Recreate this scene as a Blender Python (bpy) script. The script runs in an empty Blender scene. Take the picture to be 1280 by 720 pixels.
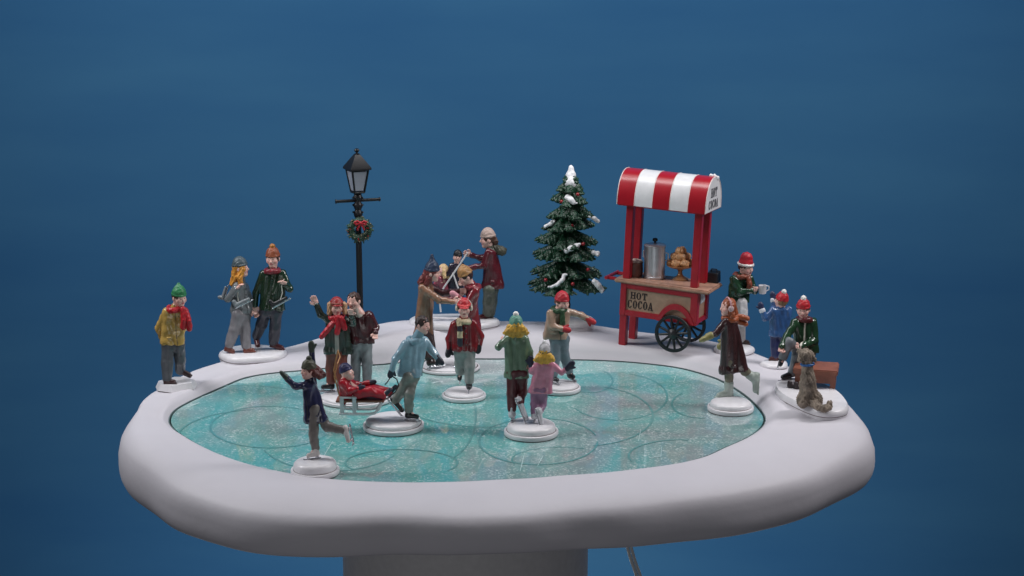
import bpy, bmesh, math, random
import numpy as np
from mathutils import Vector, Matrix
from mathutils.bvhtree import BVHTree

random.seed(7)
RNG = np.random.default_rng(7)
PX = 0.0006                      # one drawing unit = 0.6 mm: the whole display is about 56 cm wide
SC = bpy.context.scene
COL = SC.collection
A = np.array

# ------------------------------------------------------------------ camera
FPX = 1900.0
PITCH = math.radians(12.2)
CAM = A([55.0, -1823.0, 557.0])
c_, s_ = math.cos(PITCH), math.sin(PITCH)
FWD = A([0, c_, -s_]); UP = A([0, s_, c_]); RIGHT = A([1.0, 0, 0])

def ray(x, y):
    return FWD * FPX + RIGHT * (x - 640.0) - UP * (y - 360.0)

def on_z(x, y, z):                 # the point of a horizontal plane seen there
    d = ray(x, y); return CAM + d * ((z - CAM[2]) / d[2])

def on_y(x, y, Y):                 # the point of an upright plane seen there
    d = ray(x, y); return CAM + d * ((Y - CAM[1]) / d[1])

cam = bpy.data.cameras.new('camera'); co = bpy.data.objects.new('camera', cam); COL.objects.link(co)
co.location = CAM * PX
co.rotation_euler = (math.pi / 2 - PITCH, 0, 0)
cam.sensor_width = 36.0; cam.lens = 36.0 * FPX / 1280.0
cam.clip_start = 0.02; cam.clip_end = 30
SC.camera = co

# ------------------------------------------------------------------ materials
def lin(c):
    return tuple((v / 12.92 if v <= 0.04045 else ((v + 0.055) / 1.055) ** 2.4) for v in c)
def hx(h):
    return lin(tuple(int(h[i:i + 2], 16) / 255 for i in (0, 2, 4)))
MATS = {}
def paint(h, rough=0.36, var=0.16, metal=0.0, bump=0.25, scale=900.0, coat=0.0):
    key = (h, rough, var, metal, bump, scale, coat)
    if key in MATS: return MATS[key]
    m = bpy.data.materials.new('paint_' + h); m.use_nodes = True
    nt = m.node_tree; b = nt.nodes['Principled BSDF']
    c = hx(h)
    tc = nt.nodes.new('ShaderNodeTexCoord')
    nz = nt.nodes.new('ShaderNodeTexNoise'); nz.inputs['Scale'].default_value = 190; nz.inputs['Detail'].default_value = 4
    nt.links.new(tc.outputs['Object'], nz.inputs['Vector'])
    rp = nt.nodes.new('ShaderNodeValToRGB')
    rp.color_ramp.elements[0].position = 0.3; rp.color_ramp.elements[1].position = 0.7
    rp.color_ramp.elements[0].color = (*[v * (1 - var) for v in c], 1)
    rp.color_ramp.elements[1].color = (*[min(1, v * (1 + var)) for v in c], 1)
    nt.links.new(nz.outputs['Fac'], rp.inputs['Fac'])
    nt.links.new(rp.outputs['Color'], b.inputs['Base Color'])
    b.inputs['Roughness'].default_value = rough
    b.inputs['Metallic'].default_value = metal
    b.inputs['Coat Weight'].default_value = coat
    b.inputs['Coat Roughness'].default_value = 0.15
    if bump:
        n2 = nt.nodes.new('ShaderNodeTexNoise'); n2.inputs['Scale'].default_value = scale; n2.inputs['Detail'].default_value = 3
        nt.links.new(tc.outputs['Object'], n2.inputs['Vector'])
        bp = nt.nodes.new('ShaderNodeBump'); bp.inputs['Strength'].default_value = bump; bp.inputs['Distance'].default_value = 0.0006
        nt.links.new(n2.outputs['Fac'], bp.inputs['Height']); nt.links.new(bp.outputs['Normal'], b.inputs['Normal'])
    MATS[key] = m
    return m

SKIN = paint('e6b9ae', 0.36, 0.08, bump=0.05)
BLUSH = paint('dda299', 0.38, 0.08, bump=0.05)
LIP = paint('b5686a', 0.4, 0.05, bump=0)
EYE = paint('1c1714', 0.25, 0.0, bump=0)
BROW = paint('6a4a3c', 0.5, 0.0, bump=0)
WHITE = paint('dcdade', 0.3, 0.05, bump=0.15)
SILVER = paint('b9bac0', 0.25, 0.08, metal=0.85, bump=0.1)
BLACK = paint('15161a', 0.35, 0.15)

# ------------------------------------------------------------------ objects
ORG = {}
def props(o, label, cat, group=None, kind=None):
    if label: o['label'] = label
    if cat: o['category'] = cat
    if group: o['group'] = group
    if kind: o['kind'] = kind
def thing(name, label, cat, at, group=None):
    o = bpy.data.objects.new(name, None); COL.objects.link(o)
    o.empty_display_size = 0.01
    o.location = A(at) * PX; ORG[o] = A(at, dtype=float)
    props(o, label, cat, group)
    return o
def mk(name, verts, quads, mats, parent=None, mi=None, smooth=True, at=None):
    """one mesh object from drawing-unit vertices; faces is a list or an (n,4) array"""
    me = bpy.data.meshes.new(name)
    org = ORG[parent] if parent is not None else (A(at, dtype=float) if at is not None else A([0.0, 0, 0]))
    v = (np.asarray(verts, dtype=np.float64) - org) * PX
    if isinstance(quads, np.ndarray):
        n = len(quads)
        me.vertices.add(len(v)); me.vertices.foreach_set('co', v.astype(np.float32).ravel())
        me.loops.add(4 * n); me.loops.foreach_set('vertex_index', quads.astype(np.int32).ravel())
        me.polygons.add(n); me.polygons.foreach_set('loop_start', np.arange(0, 4 * n, 4, dtype=np.int32))
        me.update(calc_edges=True); me.validate()
    else:
        me.from_pydata([tuple(x) for x in v], [], [tuple(f) for f in quads]); me.update()
    if not isinstance(mats, (list, tuple)): mats = [mats]
    for m in mats: me.materials.append(m)
    if mi is not None and len(mi) == len(me.polygons): me.polygons.foreach_set('material_index', np.asarray(mi, dtype=np.int32))
    me.polygons.foreach_set('use_smooth', np.full(len(me.polygons), bool(smooth)))
    o = bpy.data.objects.new(name, me); COL.objects.link(o)
    if parent is not None:
        o.parent = parent; ORG[o] = ORG[parent]
    else:
        o.location = org * PX; ORG[o] = org
    return o

# ------------------------------------------------------------------ sculpting: distance fields + surface nets
CORN = A([[i, j, k] for i in (0, 1) for j in (0, 1) for k in (0, 1)])
EDG = [(a, b) for a in range(8) for b in range(a + 1, 8) if np.abs(CORN[a] - CORN[b]).sum() == 1]

def nrm(v):
    v = A(v, dtype=float); return v / (np.linalg.norm(v) + 1e-9)

class Clay:
    def __init__(s): s.ops = []; s.post = []; s.cuts = []; s.paints = []; s.wr = None
    def cone(s, a, b, ra, rb, k=2.0, lab=0, flat=None):
        a = A(a, dtype=float); b = A(b, dtype=float); r = max(ra, rb)
        s.ops.append(('c', (a, b, ra, rb), np.minimum(a, b) - r, np.maximum(a, b) + r, k, lab)); return s
    def path(s, pts, r0, r1, k=1.5, lab=0):
        n = len(pts) - 1
        for i in range(n):
            s.cone(pts[i], pts[i + 1], r0 + (r1 - r0) * i / n, r0 + (r1 - r0) * (i + 1) / n, k, lab)
        return s
    def ell(s, c, r, ax=None, k=2.0, lab=0, sub=False):
        c = A(c, dtype=float); r = A(r, dtype=float)
        M = np.eye(3) if ax is None else A(ax, dtype=float)     # rows: local axes
        m = np.abs(M.T) @ r
        s.ops.append(('s' if sub else 'e', (c, r, M), c - m, c + m, k, lab)); return s
    def box(s, c, r, ax=None, rnd=0.5, k=0.5, lab=0, sub=False):
        c = A(c, dtype=float); r = A(r, dtype=float)
        M = np.eye(3) if ax is None else A(ax, dtype=float)
        m = np.abs(M.T) @ r
        s.ops.append(('t' if sub else 'b', (c, r, M, rnd), c - m, c + m, k, lab)); return s
    def cut(s, c, n): s.ops.append(('p', (A(c, dtype=float), nrm(n)), None, None, 0, 0)); return s
    def dab(s, c, r, lab): s.paints.append((A(c, dtype=float), r, lab)); return s
    def stripe(s, c, Rx, Fx, w, lab, off=0.0): s.paints.append(('st', (A(c, dtype=float), A(Rx), A(Fx), w, off), lab)); return s
    def wrinkle(s, amp, wl=5.0, seed=0): s.wr = (amp, wl, seed); return s
    def mesh(s, h):
        los = [o[2] for o in s.ops if o[0] in 'ceb']; his = [o[3] for o in s.ops if o[0] in 'ceb']
        lo = np.min(los, 0) - 3 * h - 1.5; hi = np.max(his, 0) + 3 * h + 1.5
        n = np.ceil((hi - lo) / h).astype(int) + 1
        D = np.full(n, 1e3, np.float32); L = np.zeros(n, np.int8)
        axs = [lo[i] + h * np.arange(n[i]) for i in range(3)]
        for (t, q, a, b, k, lab) in s.ops:
            if t == 'p':
                c, nn = q
                d = ((axs[0] - c[0]) * nn[0])[:, None, None] + ((axs[1] - c[1]) * nn[1])[None, :, None] + ((axs[2] - c[2]) * nn[2])[None, None, :]
                np.maximum(D, d, out=D); continue
            pad = k + 2.5 * h
            i0 = np.clip(np.floor((a - pad - lo) / h).astype(int), 0, n - 1); i1 = np.clip(np.ceil((b + pad - lo) / h).astype(int) + 1, 1, n)
            sl = tuple(slice(i0[i], i1[i]) for i in range(3))
            X = axs[0][sl[0]][:, None, None]; Y = axs[1][sl[1]][None, :, None]; Z = axs[2][sl[2]][None, None, :]
            if t == 'c':
                p0, p1, ra, rb = q; v = p1 - p0; vv = v @ v + 1e-9
                tt = np.clip(((X - p0[0]) * v[0] + (Y - p0[1]) * v[1] + (Z - p0[2]) * v[2]) / vv, 0, 1)
                d = np.sqrt((X - p0[0] - tt * v[0]) ** 2 + (Y - p0[1] - tt * v[1]) ** 2 + (Z - p0[2] - tt * v[2]) ** 2) - (ra + (rb - ra) * tt)
            else:
                c, r, M = q[:3]
                l = [((X - c[0]) * M[i, 0] + (Y - c[1]) * M[i, 1] + (Z - c[2]) * M[i, 2]) for i in range(3)]
                if t in 'es':
                    k0 = np.sqrt(sum((l[i] / r[i]) ** 2 for i in range(3))) + 1e-6
                    k1 = np.sqrt(sum((l[i] / r[i] ** 2) ** 2 for i in range(3))) + 1e-6
                    d = k0 * (k0 - 1) / k1
                else:
                    rn = q[3]
                    e = [np.abs(l[i]) - (r[i] - rn) for i in range(3)]
                    d = np.sqrt(sum(np.maximum(x, 0) ** 2 for x in e)) + np.minimum(np.maximum(np.maximum(e[0], e[1]), e[2]), 0) - rn
            d = d.astype(np.float32); cur = D[sl]
            if t in 'st':
                D[sl] = np.maximum(cur, -d); continue
            L[sl][d < cur] = lab
            if k > 0:
                hh = np.maximum(k - np.abs(cur - d), 0) / k
                D[sl] = np.minimum(cur, d) - hh * hh * (k / 4)
            else: D[sl] = np.minimum(cur, d)
        if s.wr:
            amp, wl, seed = s.wr; rg = np.random.default_rng(seed + 11)
            w = 0
            for i in range(4):
                v = nrm(rg.normal(size=3) * A([1, 1, 0.4])) * (2 * math.pi / (wl * (0.7 + 0.25 * i)))
                ph = rg.uniform(0, 6.28)
                a0 = (axs[0] * v[0] + ph)[:, None, None] + (axs[1] * v[1])[None, :, None] + (axs[2] * v[2])[None, None, :]
                w = w + np.sin(a0.astype(np.float32))
            D += (amp * 0.5) * w
        for (c, r, lab) in s.paints:
            if isinstance(c, str):                                  # a painted line down the front of a garment
                c0, Rx, Fx, w, off = r
                dot = lambda q: ((axs[0] - c0[0]) * q[0])[:, None, None] + ((axs[1] - c0[1]) * q[1])[None, :, None] + ((axs[2] - c0[2]) * q[2])[None, None, :]
                L[(np.abs(dot(Rx) - off) < w) & (dot(Fx) > 0) & (L == 0)] = lab; continue
            i0 = np.clip(np.floor((c - r - h - lo) / h).astype(int), 0, n - 1); i1 = np.clip(np.ceil((c + r + h - lo) / h).astype(int) + 1, 1, n)
            sl = tuple(slice(i0[i], i1[i]) for i in range(3))
            X = axs[0][sl[0]][:, None, None]; Y = axs[1][sl[1]][None, :, None]; Z = axs[2][sl[2]][None, None, :]
            L[sl][((X - c[0]) ** 2 + (Y - c[1]) ** 2 + (Z - c[2]) ** 2) < r * r] = lab
        return nets(D, L, lo, h)
    def build(s, name, mats, parent=None, h=0.8, at=None):
        v, q, l = s.mesh(h)
        return mk(name, v, q, mats, parent, mi=l if isinstance(mats, (list, tuple)) else None, at=at)

def nets(D, L, lo, h):
    I = D < 0
    c = np.zeros(tuple(x - 1 for x in D.shape), np.uint8)
    for (i, j, k) in CORN:
        c += I[i:I.shape[0] - 1 + i, j:I.shape[1] - 1 + j, k:I.shape[2] - 1 + k]
    act = (c > 0) & (c < 8)
    idx = np.argwhere(act); nv = len(idx)
    vid = np.full(act.shape, -1, np.int32); vid[act] = np.arange(nv)
    vals = [D[idx[:, 0] + i, idx[:, 1] + j, idx[:, 2] + k] for (i, j, k) in CORN]
    acc = np.zeros((nv, 3)); cnt = np.zeros(nv)
    for a, b in EDG:
        m = (vals[a] < 0) != (vals[b] < 0)
        t = np.where(m, vals[a] / np.where(m, vals[a] - vals[b], 1), 0)
        acc += np.where(m[:, None], CORN[a] + t[:, None] * (CORN[b] - CORN[a]), 0); cnt += m
    verts = (idx + acc / cnt[:, None]) * h + lo
    Q = []; LL = []
    for ax in range(3):
        u, w = (ax + 1) % 3, (ax + 2) % 3
        s0 = [slice(1, -1)] * 3; s1 = [slice(1, -1)] * 3
        s0[ax] = slice(0, -1); s1[ax] = slice(1, None)
        a = I[tuple(s0)]; b = I[tuple(s1)]
        e = np.argwhere(a != b)
        off = np.ones(3, int); off[ax] = 0; e = e + off
        ins = I[e[:, 0], e[:, 1], e[:, 2]]
        def cell(du, dw):
            f = e.copy(); f[:, u] += du; f[:, w] += dw
            return vid[f[:, 0], f[:, 1], f[:, 2]]
        q = np.stack([cell(-1, -1), cell(0, -1), cell(0, 0), cell(-1, 0)], 1)
        q[~ins] = q[~ins][:, ::-1]
        p = e.copy(); p[~ins, ax] += 1
        lab = L[p[:, 0], p[:, 1], p[:, 2]]
        ok = (q >= 0).all(1)
        Q.append(q[ok]); LL.append(lab[ok])
    return verts, np.concatenate(Q), np.concatenate(LL)

# ------------------------------------------------------------------ plain mesh helpers (lists of verts / faces)
class MB:
    def __init__(s): s.v = []; s.f = []; s.m = []
    def add(s, v, f, m=0):
        o = len(s.v); s.v += [A(x, dtype=float) for x in v]; s.f += [tuple(i + o for i in q) for q in f]; s.m += [m] * len(f); return s
    def box(s, c, r, ax=None, bev=0.6, m=0):
        bm = bmesh.new(); bmesh.ops.create_cube(bm, size=2)
        for q in bm.verts: q.co = Vector((q.co.x * r[0], q.co.y * r[1], q.co.z * r[2]))
        if bev: bmesh.ops.bevel(bm, geom=bm.edges[:], offset=min(bev, min(r) * 0.8), segments=2, affect='EDGES')
        M = np.eye(3) if ax is None else A(ax, dtype=float)
        bm.verts.index_update()
        s.add([A(c) + M.T @ A(q.co) for q in bm.verts], [[q.index for q in f.verts] for f in bm.faces], m); bm.free(); return s
    def tube(s, pts, r, n=10, m=0, closed=False):
        P = [A(p, dtype=float) for p in pts]; k = len(P); rr = r if hasattr(r, '__len__') else [r] * k
        v = []; prev = None
        for i in range(k):
            t = nrm((P[(i + 1) % k] if closed or i < k - 1 else P[i]) - (P[i - 1] if closed or i > 0 else P[i]))
            if prev is None: prev = nrm(np.cross(t, [0.31, 0.2, 0.93] if abs(t[2]) < .9 else [1, 0, 0]))
            x = nrm(prev - t * (prev @ t)); y = np.cross(t, x); prev = x
            v += [P[i] + rr[i] * (math.cos(a) * x + math.sin(a) * y) for a in np.linspace(0, 2 * math.pi, n, endpoint=False)]
        f = []
        for i in range(k if closed else k - 1):
            for j in range(n):
                f.append((i * n + j, i * n + (j + 1) % n, ((i + 1) % k) * n + (j + 1) % n, ((i + 1) % k) * n + j))
        if not closed: f += [tuple(range(n - 1, -1, -1)), tuple((k - 1) * n + j for j in range(n))]
        return s.add(v, f, m)
    def lathe(s, prof, c, n=40, ax=None, sx=1, sy=1, m=0, wob=0, seed=0):
        """prof: (radius, height) from bottom to top"""
        M = np.eye(3) if ax is None else A(ax, dtype=float)
        rg = np.random.default_rng(seed); ph = rg.uniform(0, 6.28, 3)
        v = []; k = len(prof)
        for (r, z) in prof:
            for a in np.linspace(0, 2 * math.pi, n, endpoint=False):
                w = 1 + wob * (math.sin(2 * a + ph[0]) + .6 * math.sin(3 * a + ph[1]) + .5 * math.sin(5 * a + ph[2]))
                v.append(A(c) + M.T @ A([r * w * sx * math.cos(a), r * w * sy * math.sin(a), z]))
        f = []
        for i in range(k - 1):
            for j in range(n): f.append((i * n + j, i * n + (j + 1) % n, (i + 1) * n + (j + 1) % n, (i + 1) * n + j))
        f += [tuple(range(n - 1, -1, -1)), tuple((k - 1) * n + j for j in range(n))]
        return s.add(v, f, m)
    def prism(s, poly, c, ux, uy, depth, m=0):
        """flat outline extruded along -(ux x uy)"""
        ux = A(ux, dtype=float); uy = A(uy, dtype=float); n = np.cross(ux, uy); k = len(poly)
        fr = [A(c) + ux * x + uy * y for x, y in poly]; bk = [p - n * depth for p in fr]
        f = [tuple(range(k)), tuple(range(2 * k - 1, k - 1, -1))] + [(i, i + k, (i + 1) % k + k, (i + 1) % k) for i in range(k)]
        return s.add(fr + bk, f, m)
    def build(s, name, mats, parent=None, smooth=False, at=None):
        o = mk(name, s.v, s.f, mats, parent, mi=s.m, smooth=smooth, at=at)
        if not smooth:                                             # smooth shading with crisp edges
            me = o.data
            me.polygons.foreach_set('use_smooth', np.full(len(me.polygons), True))
            try: me.set_sharp_from_angle(angle=math.radians(38))
            except Exception: pass
        return o

# ------------------------------------------------------------------ backdrop, light
def node_mat(name):
    m = bpy.data.materials.new(name); m.use_nodes = True
    return m, m.node_tree, m.node_tree.nodes['Principled BSDF']

bd, nt, b = node_mat('blue_backdrop')
tc = nt.nodes.new('ShaderNodeTexCoord')
mp = nt.nodes.new('ShaderNodeMapping'); mp.inputs['Scale'].default_value = (0.7, 1, 3.4)
n1 = nt.nodes.new('ShaderNodeTexNoise'); n1.inputs['Scale'].default_value = 2.6; n1.inputs['Detail'].default_value = 9
r1 = nt.nodes.new('ShaderNodeValToRGB')
r1.color_ramp.elements[0].position = 0.3; r1.color_ramp.elements[1].position = 0.7
r1.color_ramp.elements[0].color = (*hx('26527a'), 1); r1.color_ramp.elements[1].color = (*hx('325f82'), 1)
nt.links.new(tc.outputs['Object'], mp.inputs[0]); nt.links.new(mp.outputs[0], n1.inputs['Vector'])
nt.links.new(n1.outputs['Fac'], r1.inputs['Fac']); nt.links.new(r1.outputs['Color'], b.inputs['Base Color'])
b.inputs['Roughness'].default_value = 0.9; b.inputs['Specular IOR Level'].default_value = 0.1
# a hanging cloth sheet with very shallow folds
NX, NZ = 90, 40
v = []; f = []
for j in range(NZ + 1):
    for i in range(NX + 1):
        x = -1900 + 3800 * i / NX; z = -1300 + 3000 * j / NZ
        y = 900 + 5 * math.sin(x / 260 + z / 700) + 3 * math.sin(z / 150 + x / 900)
        v.append((x, y, z))
for j in range(NZ):
    for i in range(NX):
        a = j * (NX + 1) + i; f.append((a, a + 1, a + NX + 2, a + NX + 1))
bk = mk('backdrop', v, f, bd); bk['kind'] = 'structure'

W = bpy.data.worlds.new('World'); SC.world = W; W.use_nodes = True
W.node_tree.nodes['Background'].inputs[0].default_value = (*hx('c9cdd8'), 1)
W.node_tree.nodes['Background'].inputs[1].default_value = 0.07

def area(name, at, to, sx, sy, watts, col=(1, 1, 1)):
    l = bpy.data.lights.new(name, 'AREA'); l.shape = 'RECTANGLE'; l.size = sx * PX; l.size_y = sy * PX
    l.energy = watts; l.color = col
    o = bpy.data.objects.new(name, l); COL.objects.link(o)
    o.location = A(at) * PX
    o.rotation_euler = Vector(A(to, dtype=float) - A(at)).to_track_quat('-Z', 'Y').to_euler()
    return o
area('softbox_lamp', (1150, -60, 930), (0, 60, 20), 260, 260, 3.0, (1.0, 0.97, 0.98))
area('softbox_lamp', (-1080, -60, 930), (0, 60, 20), 260, 260, 2.8, (0.98, 0.98, 1.0))
area('overhead_lamp', (40, 250, 1500), (40, 0, 0), 700, 400, 0.8)
area('backdrop_fill', (0, 100, 1050), (0, 900, -150), 1900, 200, 3.4)  # unseen lamp added to light the backdrop apart from the rink
area('backdrop_fill', (0, 450, -800), (0, 900, -50), 1500, 150, 1.5)  # another unseen lamp, added below the view to brighten the lower backdrop
area('front_lamp', (-250, -1800, 180), (0, 0, 0), 700, 400, .72)

SC.view_settings.view_transform = 'Standard'; SC.view_settings.look = 'None'
SC.view_settings.exposure = 0; SC.view_settings.gamma = 1
SC.cycles.use_denoising = True
SC.cycles.max_bounces = 8

# ------------------------------------------------------------------ the rink
inner_px = [(211, 529), (213, 520), (218, 513), (234, 504), (260, 492), (283, 482), (303, 473), (328, 468), (357, 465), (379, 463.5), (430, 459), (475, 456), (520, 452), (560, 449.5), (620, 449), (700, 450), (790, 453), (850, 460),
            (895, 473), (925, 490), (945, 507), (957, 523), (953, 534), (935, 547), (905, 560), (880, 572), (850, 580), (790, 588), (700, 595), (620, 600), (550, 603), (480, 603),
            (420, 600), (360, 592), (310, 581), (265, 565), (235, 549), (222, 541)]
inner = A([on_z(x, y, 0)[:2] for x, y in inner_px])
# widest outline of the bank with the height of its top there
outer = [(-415, -88, 9), (-419, -40, 9), (-421, 10, 9), (-410, 62, 9), (-388, 115, 9), (-360, 168, 9), (-330, 214, 9), (-290, 274, 11), (-245, 307, 16), (-205, 325, 26), (-160, 335, 34), (-110, 352, 40),
         (-60, 360, 36), (0, 362, 34), (90, 362, 33), (140, 366, 33), (200, 370, 26), (270, 352, 20), (340, 318, 18), (395, 262, 17), (430, 200, 17), (456, 128, 17), (474, 58, 17), (488, -20, 15), (495, -60, 12),
         (486, -105, 8), (446, -163, 7), (400, -210, 7), (340, -250, 7), (270, -286, 7), (200, -311, 7), (120, -330, 6), (30, -344, 6), (-60, -351, 6), (-130, -347, 6), (-195, -338, 6), (-250, -310, 7),
         (-300, -270, 8), (-345, -222, 10), (-385, -165, 12), (-405, -125, 14)]
outer = A(outer)
CEN = A([0.0, 10.0])
NA = 288
TH = np.linspace(0, 2 * math.pi, NA, endpoint=False)
def by_angle(pts, val):
    d = pts[:, :2] - CEN; th = np.arctan2(d[:, 1], d[:, 0]) % (2 * math.pi); o = np.argsort(th)
    r = np.interp(TH, th[o], val[o], period=2 * math.pi)
    return r
def smooth_ring(r, n):
    for _ in range(n): r = (np.roll(r, 1) + 2 * r + np.roll(r, -1)) / 4
    return r
RI = smooth_ring(by_angle(inner, np.hypot(*(inner - CEN).T)), 4)
RO = smooth_ring(by_angle(outer, np.hypot(*(outer[:, :2] - CEN).T)), 14)
ZT = smooth_ring(by_angle(outer, outer[:, 2]), 14)
lump = sum(a * np.sin(k * TH + p) for a, k, p in ((2.6, 5, .4), (2.4, 9, 2.0), (1.6, 14, 4.1), (0.8, 23, 1.1)))
RO = RO + lump + 16 * np.clip(np.sin(TH), 0, 1) ** .6 * (np.sin(TH) > 0) + 20 * np.exp(-((np.degrees(TH) - 150) / 22) ** 2)
BACK = np.clip(np.sin(TH), 0, 1)
FRONT = np.clip(-np.sin(TH), 0, 1)
rg = np.random.default_rng(3)
# profile rows: radius and height for every direction
rows = []
def row(r, z): rows.append((r, z))
Wd = RO - RI
row(RI + 1.0, np.full(NA, -9.0)); row(RI + 0.5, np.full(NA, -3.0)); row(RI + 1.0, np.full(NA, 0.5))
NR = 22
for i in range(NR + 1):
    t = i / NR
    # rise from the ice edge to the top, then a quarter round down the outside
    rise = np.clip(t * Wd / (7 + 0.75 * ZT + 16 * FRONT), 0, 1)
    rise_s = 1 - (1 - rise) ** 2.2
    tf = 0.80 - 0.40 * np.clip(FRONT * 2.2, 0, 1)
    t2 = np.clip((t - tf) / (1 - tf), 0, 1)
    fall = 1 - np.sqrt(np.clip(1 - t2 ** 2.3, 0, 1))
    up = 1.2 + (ZT - 1.2) * rise_s
    zmid = -18.0 + 3.0 * FRONT
    z = up - (up - zmid) * fall
    sag = 0.9 * np.sin(3 * TH + 4 * t) + 0.8 * np.sin(7 * TH - 6 * t + 1) + 0.5 * np.sin(13 * TH + 5 * t)
    row(RI + 1.8 + (Wd - 1.8) * t, z + sag * (t > 0.15) * (1 - fall))
ew = 1 + 0.0 * TH
FW = FRONT ** 1.5
for df, ds, z in ((0.8, .5, -24), (1.0, .8, -31), (1.1, .4, -38), (1.1, -1.2, -45), (0.7, -4, -51), (0, -6.5, -55), (-1.8, -9, -57.4), (-5, -12, -58.4), (-60, -60, -59)):
    row(RO + df * FW + ds * (1 - FW) + 0.5 * np.sin(11 * TH + .05 * z), np.full(NA, float(z)) + 1.2 * np.sin(4 * TH + 1) + 12 * FRONT ** 1.7 * min(1, (-z - 24) / 26))
row(RO * 0.4, np.full(NA, -59.0))
v = []; f = []
ct, st = np.cos(TH), np.sin(TH)
for r, z in rows:
    v += [(CEN[0] + r[k] * ct[k], CEN[1] + r[k] * st[k], z[k]) for k in range(NA)]
for i in range(len(rows) - 1):
    for k in range(NA):
        a, b2 = i * NA + k, i * NA + (k + 1) % NA
        f.append((a, a + NA, b2 + NA, b2))
f = [tuple(reversed(q)) for q in f]

snow, nt, b = node_mat('molded_snow')
tc = nt.nodes.new('ShaderNodeTexCoord')
n1 = nt.nodes.new('ShaderNodeTexNoise'); n1.inputs['Scale'].default_value = 14; n1.inputs['Detail'].default_value = 5
r1 = nt.nodes.new('ShaderNodeValToRGB'); r1.color_ramp.elements[0].position = .3; r1.color_ramp.elements[1].position = .7
r1.color_ramp.elements[0].color = (*hx('c3c0c7'), 1); r1.color_ramp.elements[1].color = (*hx('cbc8cf'), 1)
nt.links.new(tc.outputs['Object'], n1.inputs['Vector']); nt.links.new(n1.outputs['Fac'], r1.inputs['Fac']); nt.links.new(r1.outputs['Color'], b.inputs['Base Color'])
n2 = nt.nodes.new('ShaderNodeTexNoise'); n2.inputs['Scale'].default_value = 60; n2.inputs['Detail'].default_value = 6; n2.inputs['Roughness'].default_value = .6
bp = nt.nodes.new('ShaderNodeBump'); bp.inputs['Strength'].default_value = .25; bp.inputs['Distance'].default_value = .0012
nt.links.new(tc.outputs['Object'], n2.inputs['Vector']); nt.links.new(n2.outputs['Fac'], bp.inputs['Height']); nt.links.new(bp.outputs['Normal'], b.inputs['Normal'])
b.inputs['Roughness'].default_value = .55; b.inputs['Specular IOR Level'].default_value = .35

rink = thing('skating_rink', 'large white snow bank display with a glittery teal ice pond sunk in its top', 'skating rink', (0, 10, -58))
bank = mk('snow_bank', v, f, snow, rink)
_bv = BVHTree.FromPolygons([tuple(x) for x in v], f)
def snow_z(X, Y):
    h = _bv.ray_cast(Vector((X, Y, 500)), Vector((0, 0, -1)))
    return h[0].z if h[0] is not None else 0.0
def ground(x, y):
    """the point of the rink (ice or snow) seen at a pixel"""
    d = ray(x, y); h = _bv.ray_cast(Vector(CAM), Vector(nrm(d)))
    p = on_z(x, y, 0)
    if h[0] is not None and np.linalg.norm(A(h[0]) - CAM) < np.linalg.norm(p - CAM) + 1 and h[0].z > 0.3: return A(h[0])
    return p

# dark tray below the ice, seen only as the gap round it
tr = MB(); vv = [(CEN[0] + (RI[k] + 6) * ct[k], CEN[1] + (RI[k] + 6) * st[k], z) for z in (-14, -8) for k in range(NA)]
tr.add(vv, [tuple(range(NA, 2 * NA)), tuple(range(NA - 1, -1, -1))] + [(k, (k + 1) % NA, (k + 1) % NA + NA, k + NA) for k in range(NA)])
vv = [(CEN[0] + (RI[k] + o) * ct[k], CEN[1] + (RI[k] + o) * st[k], z) for o, z in ((.3, -9), (.2, .8), (1.6, .8)) for k in range(NA)]
tr.add(vv, [(k + m * NA, k + m * NA + NA, (k + 1) % NA + m * NA + NA, (k + 1) % NA + m * NA) for m in (0, 1) for k in range(NA)])
tr.build('tray', paint('5f7072', .6), rink)

# printed ice under clear plastic
ice, nt, b = node_mat('glitter_ice')
tc = nt.nodes.new('ShaderNodeTexCoord')
def noise(scale, det=3, rough=.5, dist=0.0, vec=None):
    n = nt.nodes.new('ShaderNodeTexNoise'); n.inputs['Scale'].default_value = scale; n.inputs['Detail'].default_value = det
    n.inputs['Roughness'].default_value = rough; n.inputs['Distortion'].default_value = dist
    nt.links.new(vec or tc.outputs['Object'], n.inputs['Vector']); return n.outputs['Fac']
def ramp(fac, stops):
    r = nt.nodes.new('ShaderNodeValToRGB'); e = r.color_ramp.elements
    while len(e) < len(stops): e.new(.5)
    for q, (p, c) in zip(e, stops): q.position = p; q.color = (*hx(c), 1)
    nt.links.new(fac, r.inputs['Fac']); return r.outputs['Color']
def mix(f_, a, b_, mode='MIX'):
    n = nt.nodes.new('ShaderNodeMix'); n.data_type = 'RGBA'; n.blend_type = mode
    if isinstance(f_, float): n.inputs[0].default_value = f_
    else: nt.links.new(f_, n.inputs[0])
    for s_i, q in ((6, a), (7, b_)):
        if isinstance(q, str): n.inputs[s_i].default_value = (*hx(q), 1)
        else: nt.links.new(q, n.inputs[s_i])
    return n.outputs[2]
mp = nt.nodes.new('ShaderNodeMapping'); mp.inputs['Scale'].default_value = (1.0, 0.55, 1); nt.links.new(tc.outputs['Object'], mp.inputs[0])
base = ramp(noise(17, 5, .6, .6, mp.outputs[0]), [(.30, '45a0a6'), (.46, '5daaa7'), (.56, '78a8a5'), (.68, '8da0a3')])
patch = ramp(noise(9, 4, .65, .3, mp.outputs[0]), [(.52, '000000'), (.62, 'ffffff')])
base = mix(patch, base, mix(.5, base, '869296'))
v1 = nt.nodes.new('ShaderNodeTexVoronoi'); v1.inputs['Scale'].default_value = 900; nt.links.new(tc.outputs['Object'], v1.inputs['Vector'])
sep = nt.nodes.new('ShaderNodeSeparateColor'); nt.links.new(v1.outputs['Color'], sep.inputs[0])
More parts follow.
